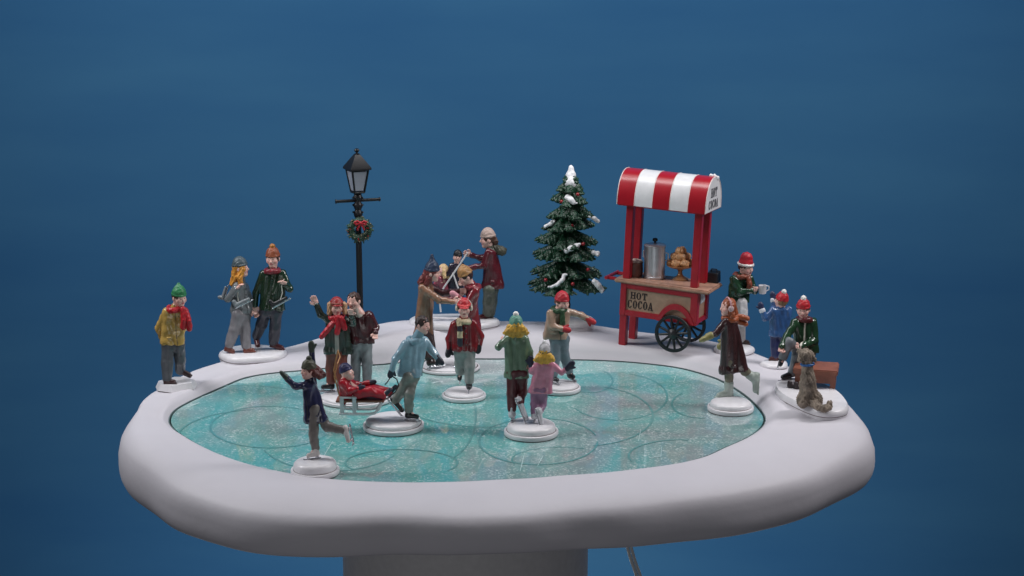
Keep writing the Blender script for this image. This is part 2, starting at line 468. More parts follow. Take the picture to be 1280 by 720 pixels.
fl = ramp(sep.outputs[0], [(.66, '000000'), (.96, 'e6e6e6')])
clump = ramp(noise(55, 4, .7), [(.36, '303030'), (.58, 'ffffff')])
amt = mix(1.0, fl, clump, 'MULTIPLY')
base = mix(amt, base, 'd2e2e1')
dk = ramp(sep.outputs[1], [(.80, '000000'), (.99, '8a8a8a')])
base = mix(dk, base, '2c6f70')
nt.links.new(base, b.inputs['Base Color'])
b.inputs['Roughness'].default_value = .30; b.inputs['Specular IOR Level'].default_value = .3
b.inputs['Coat Weight'].default_value = 1.0; b.inputs['Coat Roughness'].default_value = .025; b.inputs['Coat IOR'].default_value = 1.45
bw = nt.nodes.new('ShaderNodeBump'); bw.inputs['Strength'].default_value = .05; bw.inputs['Distance'].default_value = .001
nt.links.new(noise(22, 3), bw.inputs['Height']); nt.links.new(bw.outputs['Normal'], b.inputs['Coat Normal'])

track = paint('5c9c9c', .3, .12, bump=0, coat=1.0)
glint_paint = paint('b9d6d6', .4, .1, bump=0, coat=.6)  # pale colour for the glints painted on the ice
ib = MB()
ri = RI - 2.0 - 1.6 * np.clip(np.sin(TH), 0, 1)
iv = [(CEN[0] + ri[k] * ct[k], CEN[1] + ri[k] * st[k], 0.0) for k in range(NA)]
iv += [(CEN[0] + ri[k] * ct[k], CEN[1] + ri[k] * st[k], -7.9) for k in range(NA)]
ib.add(iv, [tuple(range(NA))] + [(k + NA, (k + 1) % NA + NA, (k + 1) % NA, k) for k in range(NA)])
def ribbon(px, w, z, m):
    P = [on_z(x, y, 0) for x, y in px]
    v = []
    for i, p in enumerate(P):
        t = nrm(P[min(i + 1, len(P) - 1)] - P[max(i - 1, 0)]); n = A([-t[1], t[0], 0])
        ww = w * (0.55 + 0.45 * math.sin(math.pi * min(1, max(0.02, i / (len(P) - 1)))) ** .5)
        v += [A([p[0], p[1], z]) - n * ww, A([p[0], p[1], z]) + n * ww]
    ib.add(v, [(2 * i, 2 * i + 2, 2 * i + 3, 2 * i + 1)[::-1] for i in range(len(P) - 1)], m)
def arc(cx, cy, rx, ry, a0, a1, w=1.35, rot=0):
    n = 56; px = []
    for i in range(n + 1):
        a = math.radians(a0 + (a1 - a0) * i / n)
        ex, ey = rx * math.cos(a), ry * math.sin(a); rr = math.radians(rot)
        px.append((cx + ex * math.cos(rr) - ey * math.sin(rr), cy + ex * math.sin(rr) + ey * math.cos(rr)))
    ribbon(px, w, 0.25 + 0.04 * (len(ib.v) % 7), 1)
arc(338, 534, 75, 26, 20, 300); arc(330, 548, 108, 36, 95, 262); arc(502, 579, 70, 17, 150, 395); arc(415, 549, 90, 40, 30, 160)
arc(673, 552, 74, 29, 0, 345); arc(726, 520, 90, 38, -70, 80); arc(772, 496, 62, 29, -75, 150); arc(738, 476, 28, 15, -60, 110)
arc(850, 570, 64, 20, 160, 280); arc(880, 505, 40, 18, 90, 230); arc(610, 500, 110, 34, 70, 200); arc(480, 480, 120, 26, 170, 330, 1.1)
arc(540, 520, 55, 60, -60, 60); arc(700, 575, 60, 16, 160, 300, 1.1); arc(300, 500, 90, 18, 200, 350, 1.1)
def glint(x, y, dx, dy, w):
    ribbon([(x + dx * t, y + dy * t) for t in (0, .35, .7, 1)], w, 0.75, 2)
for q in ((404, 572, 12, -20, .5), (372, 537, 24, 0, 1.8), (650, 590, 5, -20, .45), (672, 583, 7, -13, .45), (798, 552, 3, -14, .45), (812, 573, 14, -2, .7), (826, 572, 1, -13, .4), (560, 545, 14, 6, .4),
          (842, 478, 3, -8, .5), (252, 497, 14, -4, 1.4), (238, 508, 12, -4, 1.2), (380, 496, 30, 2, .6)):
    glint(*q)
ib.build('ice_sheet', [ice, track, glint_paint], rink)

# pedestal and cord under the display
pd = MB(); P0 = A([0.0, -20, 0]); P0[0] = on_y(582, 690, -20)[0]
pd.lathe([(150, -420), (154, -419), (154, -62), (152, -60)], P0, n=96)
ped = pd.build('pedestal', paint('cfcdce', .5, .05, bump=.08, scale=300), at=P0 + A([0, 0, -420]))
props(ped, 'plain grey cylindrical pedestal holding up the snowy skating rink display', 'pedestal')
cd = MB()
for k in (-1, 1):
    pts = [on_y(770 + k * 2.3, 660, 40), on_y(781 + k * 2.3, 668, 55), on_y(786 + k * 2.3, 682, 60), on_y(791 + k * 2.3, 700, 60), on_y(797.5 + k * 2.3, 718, 60), on_y(806 + k * 2.3, 750, 60), on_y(818 + k * 2.3, 800, 62)]
    cd.tube(pts, 2.2, 10)
clear, nt, b = node_mat('clear_cord')
b.inputs['Base Color'].default_value = (*hx('dcdad4'), 1); b.inputs['Roughness'].default_value = .2; b.inputs['Transmission Weight'].default_value = .2
crd = cd.build('power_cord', clear, at=on_y(781, 668, 55))
props(crd, 'thin clear twin electric cord hanging down beside the grey pedestal', 'cord')

# ------------------------------------------------------------------ figurines
def head_axes(yaw, pitch=0, roll=0):
    y, p = math.radians(yaw), math.radians(pitch)
    F = A([math.sin(y) * math.cos(p), -math.cos(y) * math.cos(p), -math.sin(p)])
    R = A([math.cos(y), math.sin(y), 0.0]); U = np.cross(R, F) * -1.0
    if U[2] < 0: U = -U
    r = math.radians(roll)
    R2 = R * math.cos(r) + U * math.sin(r); U2 = U * math.cos(r) - R * math.sin(r)
    return F, R2, U2

def add_hand(cl, w, d, n, s=1.0, curl=0.35, side=1):
    """palm, four unequal bent fingers and a thumb; w wrist, d pointing direction, n palm normal"""
    d = nrm(d); n = nrm(A(n, dtype=float) - d * (A(n) @ d)); t = np.cross(n, d) * side
    pc = w + d * 3.0 * s
    cl.ell(pc, (3.2 * s, 2.9 * s, 1.5 * s), ax=(d, t, n), k=1.5)
    for i, (off, ln) in enumerate(((-2.1, 3.6), (-.7, 4.4), (.7, 4.1), (2.1, 3.1))):
        k0 = pc + d * 2.2 * s + t * off * s
        k1 = k0 + (d * math.cos(curl) + n * math.sin(curl) + t * off * .05) * ln * .55 * s
        k2 = k1 + (d * math.cos(2 * curl) + n * math.sin(2 * curl)) * ln * .5 * s
        cl.cone(k0, k1, .95 * s, .85 * s, .35); cl.cone(k1, k2, .85 * s, .7 * s, .3)
    b0 = pc - d * 1.4 * s - t * 2.2 * s
    b1 = b0 + (d * .8 - t * .9 + n * .3) * 2.3 * s
    cl.cone(b0, b1, 1.15 * s, .95 * s, .6); cl.cone(b1, b1 + (d * .95 + n * .3) * 2.0 * s, .95 * s, .75 * s, .4)

def add_mitten(cl, w, d, n, s=1.0, side=1, lab=0):
    d = nrm(d); n = nrm(A(n, dtype=float) - d * (A(n) @ d)); t = np.cross(n, d) * side
    cl.cone(w - d * 1.2 * s, w + d * 1.5 * s, 3.1 * s, 3.0 * s, 1.0, lab)
    cl.ell(w + d * 5.0 * s + n * .5, (4.8 * s, 3.3 * s, 2.3 * s), ax=(d, t, n), k=1.4, lab=lab)
    b = w + d * 2.0 * s - t * 2.4 * s
    cl.cone(b, b + (d * .9 - t * .7) * 3.4 * s, 1.5 * s, 1.2 * s, 1.0, lab)

def shade(h, f): return ''.join('%02x' % int(int(h[i:i + 2], 16) * f) for i in (0, 2, 4))
HS = 1.03                            # molded figurines have rather large heads
class Fig:
    """one figurine: its base, and the persons on it"""
    def __init__(s, label, bx, by, rx, group='figurines set out on and around the rink', cat='figurine', name='figurine', kind='disc', ry=None, rot=0, foot=None, h=9.0, free=False):
        s.at = ground(bx, by); s.k = np.linalg.norm(s.at - CAM) / 1906
        s.g = s.at[2]
        s.root = thing(name, label, cat, s.at, group)
        s.rx, s.ry, s.rot, s.kind = rx * s.k * 1.0, (ry or rx) * s.k, math.radians(rot), kind
        s.soles = []; s.d0 = 0.0; s.h = h if foot else None
        if foot:                                                  # stand the figure at the depth where its feet meet the base
            d = on_z(foot[0], foot[1], s.g + h)[1] - s.at[1]
            s.d0 = d if free else max(-.5 * s.ry, min(.5 * s.ry, d))
    def J(s, x, y, d=0.0):
        return on_y(x, y, s.at[1] + s.d0 + d)
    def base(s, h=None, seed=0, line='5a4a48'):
        top = h if h is not None else (min(s.soles) - s.g + 0.6)
        top = max(top, 5.0)
        ax = A([[math.cos(s.rot), math.sin(s.rot), 0], [-math.sin(s.rot), math.cos(s.rot), 0], [0, 0, 1]])
        sy = s.ry / s.rx; R = s.rx; b = MB()
        if s.kind == 'disc':
            l = min(6.0, top * .55)
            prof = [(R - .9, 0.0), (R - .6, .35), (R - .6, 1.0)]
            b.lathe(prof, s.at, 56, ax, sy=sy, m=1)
            prof = [(R - .4, .9), (R, 1.5), (R, l - .8), (R - .3, l - .2), (R - 1.2, l), (R - 2.6, l + .15)]
            b.lathe(prof, s.at, 56, ax, sy=sy)
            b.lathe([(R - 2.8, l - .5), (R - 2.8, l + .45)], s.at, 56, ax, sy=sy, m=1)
            hm = max(top - l, 1.0)
            prof = [(R - 3.2, l), (R - 3.3, l + .45 * hm), (R - 4.2, l + .72 * hm), (R - 6.5, l + .92 * hm), (R * .55, l + hm), (R * .3, l + hm), (R * .08, l + hm)]
            b.lathe(prof, s.at, 56, ax, sy=sy, wob=.012, seed=seed)
        elif s.kind == 'octagon':
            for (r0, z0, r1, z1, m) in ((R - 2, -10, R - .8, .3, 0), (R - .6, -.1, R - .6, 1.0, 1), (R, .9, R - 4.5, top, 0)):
                v = []
                for r, z in ((r0, z0), (r1, z1)):
                    for i in range(7):
                        a = 2 * math.pi * (i + .3 + .2 * math.sin(i * 2.4)) / 7
                        rr = r * (1 + .05 * math.sin(i * 3.1))
                        v.append(s.at + ax.T @ A([rr * math.cos(a), rr * sy * math.sin(a), z]))
                b.add(v, [tuple(range(6, -1, -1)), tuple(range(7, 14))] + [(i, (i + 1) % 7, (i + 1) % 7 + 7, i + 7) for i in range(7)], m)
        else:                                                     # a lumpy molded snow patch
            prof = [(R - 3.0, -10.0), (R - .8, .2)]
            b.lathe(prof, s.at, 64, ax, sy=sy, wob=.045, seed=seed)
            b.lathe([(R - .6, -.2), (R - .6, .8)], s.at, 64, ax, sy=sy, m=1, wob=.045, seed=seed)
            prof = [(R - .6, .6), (R, 1.6), (R, top * .45), (R - 1.4, top * .78), (R - 4, top * .97), (R * .6, top), (R * .3, top), (R * .05, top)]
            b.lathe(prof, s.at, 64, ax, sy=sy, wob=.045, seed=seed)
        s.top = s.g + top
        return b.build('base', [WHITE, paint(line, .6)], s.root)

def shoe(cl, ank, toe, s, lab=0, heel=True):
    d = toe - ank; d[2] = min(d[2], 0) * .3; d = nrm(d)

def person(fig, label=None, s=1.0, **q):
    """q: pixel joints (x, y, depth) and looks. Returns the body; records how low the soles reach"""
    s = s * fig.k
    J = lambda p: fig.J(*p)
    hd = J(q['head']); F, R, U = head_axes(q.get('yaw', 0), q.get('pitch', 5), q.get('roll', 0))
    sl, sr, el, er, hl, hr = (J(q[k]) for k in ('sl', 'sr', 'el', 'er', 'hl', 'hr'))
    legs = 'pl' in q
    sl, sr = sl + A([0, 0, 2.6 * s]), sr + A([0, 0, 2.6 * s])
    body_s = s
    neck = (sl + sr) / 2 + A([0, 0, 2.2 * s])
    rooted = fig.root
    # ---- the body: one continuous surface
    s = body_s * HS
    B = Clay()
    B.ell(hd + U * 1.6 * s - F * .6 * s, A([7.3, 8.3, 8.3]) * s, ax=(R, F, U))
    B.ell(hd - U * 4.2 * s + F * 1.6 * s, A([5.5, 6.1, 5.9]) * s, ax=(R, F, U), k=4)
    B.ell(hd - U * 8.2 * s + F * 5.4 * s, A([2.4, 2.0, 1.9]) * s, ax=(R, F, U), k=3)
    for sd in (-1, 1):
        B.ell(hd + R * sd * 4.2 * s + F * 5.0 * s - U * 2.2 * s, A([2.2, 2.0, 2.2]) * s, ax=(R, F, U), k=2.5)      # cheek
        B.ell(hd + R * sd * 7.3 * s - U * .6 * s - F * .6 * s, A([1.1, 2.0, 2.7]) * s, ax=(R, F, U), k=.8)        # ear
        B.ell(hd + R * sd * 2.9 * s + F * 8.6 * s + U * .7 * s, A([1.5, .9, 1.0]) * s, ax=(R, F, U), sub=True)    # eye hollow
    B.cone(hd + F * 7.4 * s + U * 1.0 * s, hd + F * 9.0 * s - U * 1.9 * s, .7 * s, 1.15 * s, 1.1)
    B.ell(hd + F * 7.5 * s - U * 4.8 * s, A([1.9, .8, .8]) * s, ax=(R, F, U), k=.6)
    B.cone(hd - U * 4 * s - F * 1.5 * s, neck, 4.5 * s, 5.2 * s, 2)
    for sd in (-1, 1):
        e = hd + R * sd * 2.9 * s + F * 7.3 * s + U * .9 * s
        B.dab(e + F * .5 * s, 1.0 * s, 3)
        B.dab(e + U * 2.4 * s + F * .6 * s + R * sd * .7 * s, .75 * s, 4); B.dab(e + U * 2.4 * s + F * .8 * s - R * sd * .7 * s, .75 * s, 4)
        B.dab(hd + F * 7.6 * s - U * 4.8 * s + R * sd * .8 * s, 1.1 * s, 2)
        B.dab(hd + R * sd * 4.4 * s + F * 6.0 * s - U * 2.4 * s, 2.0 * s, 1)
    s = body_s
    B.cone(sl, sr, 3.5 * s, 3.5 * s, 2)
    if legs: pl, pr = J(q['pl']), J(q['pr'])
    else:
        pl, pr = J(q['hem'][:2] + (q['hem'][4],)) if False else (sl * .3 + sr * .7, sl * .7 + sr * .3)
        pl = pl - A([0, 0, 28 * s]); pr = pr - A([0, 0, 28 * s])
    B.cone(neck, (pl + pr) / 2, 5 * s, 5 * s, 3)
    gl = q.get('glove'); cuff_l, cuff_r = hl, hr
    for (S_, E, H, key, sd) in ((sl, el, hl, 'pal_l', -1), (sr, er, hr, 'pal_r', 1)):
        B.cone(S_, E, 3.0 * s, 2.6 * s, 1.5); B.cone(E, H, 2.6 * s, 2.1 * s, 1.5)
        n = A(q.get(key, (0.1, -1, 0.2)))
        dirv = nrm(nrm(H - E) + A(q.get('bend' + key[3:], (0, 0, 0))))
        if not gl: add_hand(B, H, dirv, n, s * q.get('hand', 1.2), q.get('curl', .45), sd)
    if legs:
        q = dict(q)
        if fig.h is not None:                                       # standing feet go where they meet the base
            off = 3.9 * s if q['shoe'][0] == 'skate' else .8 * s
            for c in 'lr':
                if q.get('up_' + c): continue
                x_, y_, d_ = q['t' + c]
                dn = on_z(x_, y_, fig.g + fig.h + off)[1] - fig.at[1] - fig.d0
                dn = max(-20, min(24, dn)) - d_
                q['t' + c] = (x_, y_, d_ + dn); q['a' + c] = q['a' + c][:2] + (q['a' + c][2] + dn,); q['k' + c] = q['k' + c][:2] + (q['k' + c][2] + dn * .5,)
        kl, kr, al, ar = (J(q[k]) for k in ('kl', 'kr', 'al', 'ar')); tl, tr_ = J(q['tl']), J(q['tr'])
        for P_, K, An, T in ((pl, kl, al, tl), (pr, kr, ar, tr_)):
            B.cone(P_, K, 4.0 * s, 3.2 * s, 2); B.cone(K, An, 3.2 * s, 2.3 * s, 2); B.cone(An, An + (T - An) * .6, 2.2 * s, 1.6 * s, 1.5)
    skin = [SKIN, BLUSH, LIP, EYE, BROW]
    body = B.build('person', skin, rooted, h=0.62 * max(s, .85))
    if label: body['label'] = label
    # ---- trousers
    if legs and q.get('trousers'):
        c, r = q['trousers']; r = r * 1.08 * s; T = Clay()
        T.cone(pl, pr, r * 1.15, r * 1.15, 3)
        for P_, K, An in ((pl, kl, al), (pr, kr, ar)):
            T.cone(P_, K, r * 1.12, r, 2.5); T.cone(K, An, r, r * .86, 2)
            T.cut(An - nrm(An - K) * 0, (0, 0, 0)) if False else None
        T.wrinkle(.4 * s, 9 * s, int(hd[0]) % 97)
        T.build('trousers', paint(c), body, h=.8)
    # ---- shoes
    if legs and q.get('shoe'):
        kind, c, c2 = q['shoe']
        for key, An, T, K in (('l', al, tl, kl), ('r', ar, tr_, kr)):
            Sx = Clay(); s = body_s * q.get('shoe_s', 1.15); d = nrm(T - An); up = nrm(K - An)
            fl = T - An - up * ((T - An) @ up); fd = nrm(fl) if np.linalg.norm(fl) > 1.5 * s else nrm(A([0.2, -1, 0]))
            side = np.cross(up, fd)
            sole = An + up * ((T - An) @ up)                       # heel point level with the toe
            if q.get('up_' + key):
                fd = nrm(T - An); up = nrm((K - An) - fd * ((K - An) @ fd)); side = np.cross(up, fd)
                ln = np.linalg.norm(T - An); An0 = An; sole = An - up * 3.6 * s - fd * 1.5 * s; T = sole + fd * ln
                Sx.cone(An0 + nrm(K - An0) * 5 * s, An0, 3.9 * s, 3.7 * s, 1.5)
            if not q.get('up_' + key): Sx.cone(An + up * 4.5 * s, An + up * 0, 4.0 * s, 3.6 * s, 1.5)
            Sx.cone(An, sole + up * 2.2 * s, 3.6 * s, 3.2 * s, 1.5)
            Sx.cone(sole + up * 2.4 * s - fd * .8 * s, T + up * 2.0 * s, 3.2 * s, 2.5 * s, 2)
            Sx.cut(sole - up * .2 * s, -up)
            lo = sole[2]
            if kind == 'skate':
                m = (sole + T) / 2 - up * 2.6 * s
                Ln = np.linalg.norm(T - sole) / 2 + 4.6 * s
                Sx.box(m, (Ln, .55 * s, 1.1 * s), ax=(fd, side, up), rnd=.4, k=0.1, lab=1)
                Sx.cone(m + fd * (Ln - 1) - up * .1, m + fd * (Ln + 1.2 * s) + up * 1.6 * s, .8 * s, .6 * s, .4, 1)
                for o in (-.55, .55):
                    Sx.box(m + fd * o * Ln + up * 1.6 * s, (1.5 * s, .6 * s, 1.4 * s), ax=(fd, side, up), rnd=.3, k=.1, lab=1)
                lo = lo - 3.6 * s
            else:
                Sx.box((sole + T) / 2 + up * .2 * s, (np.linalg.norm(T - sole) / 2 + 3.4 * s, 2.6 * s, .7 * s), ax=(fd, side, up), rnd=.6, k=.3, lab=1)
                lo = lo - .4 * s
            if q.get('up_' + key) is None: fig.soles.append(lo)
            Sx.build('skate' if kind == 'skate' else 'shoe', [paint(c, .28), SILVER if kind == 'skate' else paint(c2 or c, .5)], body, h=.62)
    # ---- coat with sleeves
    s = body_s
    cc, (xl, xr, yh, dh) = q['coat'], q['hem']
    rt = q.get('torso', 7.0) * s; rs = q.get('sleeve', 4.4) * s
    C = Clay()
    hL, hR = fig.J(xl, yh, dh), fig.J(xr, yh, dh)
    inw = nrm(hR - hL); fl = q.get('flare', 1.05)
    rr = min(rt, np.linalg.norm(hR - hL) * .46)
    wl_, wr_ = hL + inw * rr, hR - inw * rr
    cs = nrm(sr - sl) * (rt - rs * .6) * .55
    upv = A([0, 0, 1.0])
    C.cone(sl + cs - upv * rt * .35, wl_ + upv * rr * .5, rt * .92, rr, 3); C.cone(sr - cs - upv * rt * .35, wr_ + upv * rr * .5, rt * .92, rr, 4)
    C.cone(neck - upv * 4 * s, (wl_ + wr_) / 2 + upv * rr * .5, rt * .9, rr * 1.02, 4)
    C.cone(wl_ + upv * rr * .5, wl_ - upv * rr, rr, rr * fl, 3); C.cone(wr_ + upv * rr * .5, wr_ - upv * rr, rr, rr * fl, 3)
    C.cone(wl_ + upv * rr * .5, wr_ - upv * rr * .5, rr, rr * fl, 3)
    C.cut((hL + hR) / 2, q.get('hemn', (0, 0, -1)))
    ctop = hd - U * 8.5 * s - F * 1.5 * s
    C.cone(neck - upv * 2 * s, neck + (ctop - neck) * q.get('neckup', .45) + upv * .8 * s, 6.6 * s, 5.8 * s, 2.5, q.get('collar', 0))
    for (S_, E, H, key) in ((sl, el, hl, 'l'), (sr, er, hr, 'r')):
        C.cone(S_, E, rs * 1.08, rs * .95, 2.5, lab=q.get('arm_' + key, 0)); C.cone(E, H, rs * .95, rs * .8, 1.5, lab=q.get('arm_' + key, 0))
        if q.get('cuff'): C.cone(H - nrm(H - E) * 1.8 * s, H - nrm(H - E) * .3, rs * .95, rs * .9, .5, lab=2)
    C.wrinkle(.42 * s, 9.5 * s, int(hd[2]) % 89)
    yb = q.get('byaw', q.get('yaw', 0) * (1 if abs(q.get('yaw', 0)) > 100 else .7))
    Fb, Rb, Ub = head_axes(yb, 0)
    mid = ((sl + sr) / 2 + (hL + hR) / 2) / 2
    if q.get('front'): C.stripe(mid, Rb, Fb, q['front'] * s, 3)   # an open front showing what is worn beneath
    elif q.get('coat_name') != 'sweater':
        C.stripe(mid, Rb, Fb, .5 * s, 3)
        for i in range(4):                                          # buttons beside the opening
            pb = neck * (1 - (i + .8) / 5) + mid * 2 * ((i + .8) / 5) - (sl + sr) / 2 * ((i + .8) / 5)
            C.ell(pb + Fb * rt * 1.02 + Rb * 1.9 * s, (.9 * s, .9 * s, .9 * s), k=.3, lab=4)
        for sd in (-1, 1):                                          # pocket flaps
            pk = (hL + hR) / 2 + upv * 9.5 * s + Rb * sd * rt * .8 + Fb * rt * .72
            C.box(pk, (3.0 * s, 1.3 * s, 1.1 * s), ax=(nrm(Rb - Fb * sd * .5), nrm(Fb + Rb * sd * .5), A([0, 0, 1.0])), rnd=.6, k=.5)
    coat = C.build(q.get('coat_name', 'coat'), [paint(cc, .22, coat=.5), paint(q.get('col2', cc)), paint(q.get('cuff') or cc), paint(q.get('fcol', shade(cc, .65))), paint(q.get('col4', shade(cc, .55)))], body, h=.78)
    # ---- mittens
    if gl:
        for (E, H, key, sd) in ((el, hl, 'pal_l', -1), (er, hr, 'pal_r', 1)):
            M = Clay(); dirv = nrm(nrm(H - E) + A(q.get('bend' + key[3:], (0, 0, 0))))
            add_mitten(M, H, dirv, q.get(key, (0.1, -1, 0.2)), s * q.get('hand', 1.2), sd)
            M.build('mitten', paint(gl, .4), body, h=.62)
    # ---- hair
    s = body_s * HS
    if q.get('hair'):
        kind, hc = q['hair'][:2]; H = Clay()
        H.ell(hd + U * 1.9 * s - F * 1.3 * s, A([8.0, 8.8, 8.8]) * s, ax=(R, F, U), k=0)
        H.ell(hd + F * 8.0 * s - U * 4.2 * s, A([7.0, 7.2, 9.8]) * s, ax=(R, F, U), sub=True)
        if kind == 'short': H.cut(hd - U * 4.0 * s, -U)
        else:
            for st in q['hair'][2]:
                pts = [J(p) for p in st[0]]; H.path(pts, st[1] * s * .88, st[2] * s * .88, 2.0)
                axd = nrm(pts[-1] - pts[0]); e1 = nrm(np.cross(axd, [.3, 1, .1])); e2 = np.cross(axd, e1); nn = 9
                for wv in range(nn):                               # wavy locks lying on the mass
                    a = 2 * math.pi * wv / nn; ph = wv * 2.1; lock = []
                    for u in np.linspace(0, 1.08, 8):
                        uu = min(u, 1) * (len(pts) - 1); i_ = min(int(uu), len(pts) - 2); b0 = pts[i_] + (pts[i_ + 1] - pts[i_]) * (uu - i_) + axd * max(0, u - 1) * 14 * s
                        r_ = (st[1] + (st[2] - st[1]) * min(u, 1)) * s * .8; a2 = a + .35 * math.sin(u * 9 + ph)
                        lock.append(b0 + (e1 * math.cos(a2) + e2 * math.sin(a2)) * r_)
                    H.path(lock, 1.35 * s, .8 * s, .5)
        H.wrinkle((.4 if kind == 'short' else .35) * s, 4.4 * s, 5)
        H.build('hair', paint(hc, .45, .3), body, h=.66)
    # ---- hat
    if q.get('hat'):
        kind, h1, h2 = q['hat'][:3]; K = Clay(); tip = q['hat'][3] if len(q['hat']) > 3 else 0
        K.ell(hd + U * 3.6 * s - F * .9 * s, A([8.2, 9.0, 10.8 if kind in ('beanie', 'pompom') else 9.2]) * s, ax=(R, F, U), k=0)
        K.cut(hd + U * q.get('hatlow', 2.6) * s, -U + F * .12)
        if kind == 'santa':
            K.cone(hd + U * 6 * s - F * s, hd + U * 11.5 * s - F * s, 8.4 * s, 7.4 * s, 2)
            K.ell(hd + U * 4.4 * s - F * .9 * s, A([9.8, 10.6, 2.9]) * s, ax=(R, F, U), k=.3, lab=1)
        elif kind == 'cap':
            K.ell(hd + U * 4.2 * s + F * 8 * s, A([6.0, 4.6, 1.2]) * s, ax=(R, F, U), k=1, lab=0)
            K.ell(hd + U * 6.0 * s + F * .5 * s, A([8.6, 9.3, 1.7]) * s, ax=(R, F, U), k=.3, lab=1)
        else:
            K.ell(hd + U * (q.get('hatlow', 2.6) + 1.6) * s - F * .9 * s, A([8.7, 9.5, 2.6]) * s, ax=(R, F, U), k=.5, lab=2 if len(q['hat']) > 4 else 0)
            if tip: K.cone(hd + U * 9 * s - F * s, hd + U * (12 + tip) * s - F * 2.5 * s, 5.6 * s, 1.8 * s, 4)
            if kind == 'pompom': K.ell(hd + U * 14.6 * s - F * 1.2 * s, A([3.5, 3.5, 3.3]) * s, ax=(R, F, U), k=.6, lab=1)
        K.wrinkle(.22 * s, 4.0 * s, 9)
        cols = [paint(h1, .45), paint(h2, .5), paint(q['hat'][4] if len(q['hat']) > 4 else h1, .5)]
        K.build('hat', cols, body, h=.66)
    # ---- scarf
    s = body_s * 1.12
    if q.get('scarf'):
        s1, s2, tails = q['scarf']; K = Clay()
        nb = neck + A([0, 0, 1.2 * s]); fx = nrm(A([F[0], F[1], 0])); rx_ = A([-fx[1], fx[0], 0])
        ring = [nb + (fx * math.cos(a) * 6.6 + rx_ * math.sin(a) * 6.8) * s + upv * math.sin(2 * a + 1) * .7 * s for a in np.linspace(0, 2 * math.pi, 15)]
        for i in range(14): K.cone(ring[i], ring[i + 1], 3.0 * s, 3.0 * s, .6, lab=(i // 2) % 2 if s2 else 0)
        for tail in tails:
            pts = [J(p) for p in tail]
            fine = [pts[0]]
            for i in range(len(pts) - 1):
                for t in (.25, .5, .75, 1): fine.append(pts[i] * (1 - t) + pts[i + 1] * t)
            for i in range(len(fine) - 1): 
                K.cone(fine[i], fine[i + 1], 3.0 * s, 3.0 * s, .5, lab=(i // 2) % 2 if s2 else 0)
        K.wrinkle(.3 * s, 5 * s, 3)
        K.build('scarf', [paint(s1, .4), paint(s2 or s1, .4)], body, h=.66)
    s = body_s * HS
    if q.get('muff'):
        K = Clay(); c1, c2 = q['muff']
        pts = [hd + (R * math.cos(a) * 9.0 + U * (math.sin(a) * 10.4 + 1.2)) * s - F * .5 * s for a in np.linspace(0, math.pi, 12)]
        K.path(pts, 1.1 * s, 1.1 * s, .3)
        for sd in (-1, 1): K.ell(hd + R * sd * 8.6 * s - U * .2 * s - F * .4 * s, A([2.0, 3.6, 3.9]) * s, ax=(R, F, U), k=.5, lab=1)
        K.build('earmuffs', [paint(c1), paint(c2, .6)], body, h=.66)
    return body

def extra(name, cl, mats, parent, h=.7): return cl.build(name, mats, parent, h=h)

def hung_skate(fig, parent, heel, toe, d, boot, s=1.0, up=(0, 0, 1)):
    """an ice skate carried by its lace"""
    H, T = fig.J(*heel, d), fig.J(*toe, d); k = Clay(); fd = nrm(T - H); u = nrm(A(up, dtype=float) - fd * (A(up) @ fd)); sd = np.cross(u, fd)
    k.cone(H + u * 8 * s, H + u * 2.5 * s, 3.3 * s, 3.2 * s, 1); k.cone(H + u * 2.4 * s, T - fd * 2 + u * 2.0 * s, 3.2 * s, 2.4 * s, 1.5)
    k.box((H + T) / 2 - u * 1.8 * s, (np.linalg.norm(T - H) / 2 + 4 * s, .6 * s, 1.0 * s), ax=(fd, sd, u), rnd=.4, k=.1, lab=1)
    for o in (.2, .8): k.box(H + (T - H) * o - u * .5 * s, (1.2, .7, 1.2), ax=(fd, sd, u), rnd=.3, k=.1, lab=1)
    return k.build('carried_skate', [paint(boot, .3), SILVER], parent, h=.62)

# 1 boy in the yellow jacket, hands behind his back
f = Fig('figurine of boy in yellow jacket and red scarf with hands behind his back', 221, 485, 26, kind='octagon', ry=24, foot=(221, 476), h=9)
person(f, head=(224, 372, -1), yaw=48, pitch=8, sl=(208, 392, -2), sr=(230, 392, 3), el=(198, 410, 4), er=(231, 409, 9), hl=(203, 423, 11), hr=(213, 425, 12), bend_l=(.6, .3, .2), bend_r=(-.6, .3, .2),
       pl=(210, 432, 0), pr=(223, 431, 2), kl=(209, 454, 0), kr=(225, 450, 2), al=(209, 473, 0), ar=(225, 463.5, 3), tl=(217, 479.5, -3), tr=(236, 469.5, 1), trousers=('4b4f55', 6.2), shoe=('shoe', '3a2526', None),
       coat='bb9a52', hem=(201, 230, 430, 0), hair=('short', '4a2f22'), hat=('beanie', '2f7a4e', 'a32532', 4), scarf=('b3222c', None, [[(229, 386, -7), (230, 400, -10), (229, 409, -9)], [(232, 388, -6), (236, 401, -9), (237, 411, -8)]]))
f.base(seed=1)

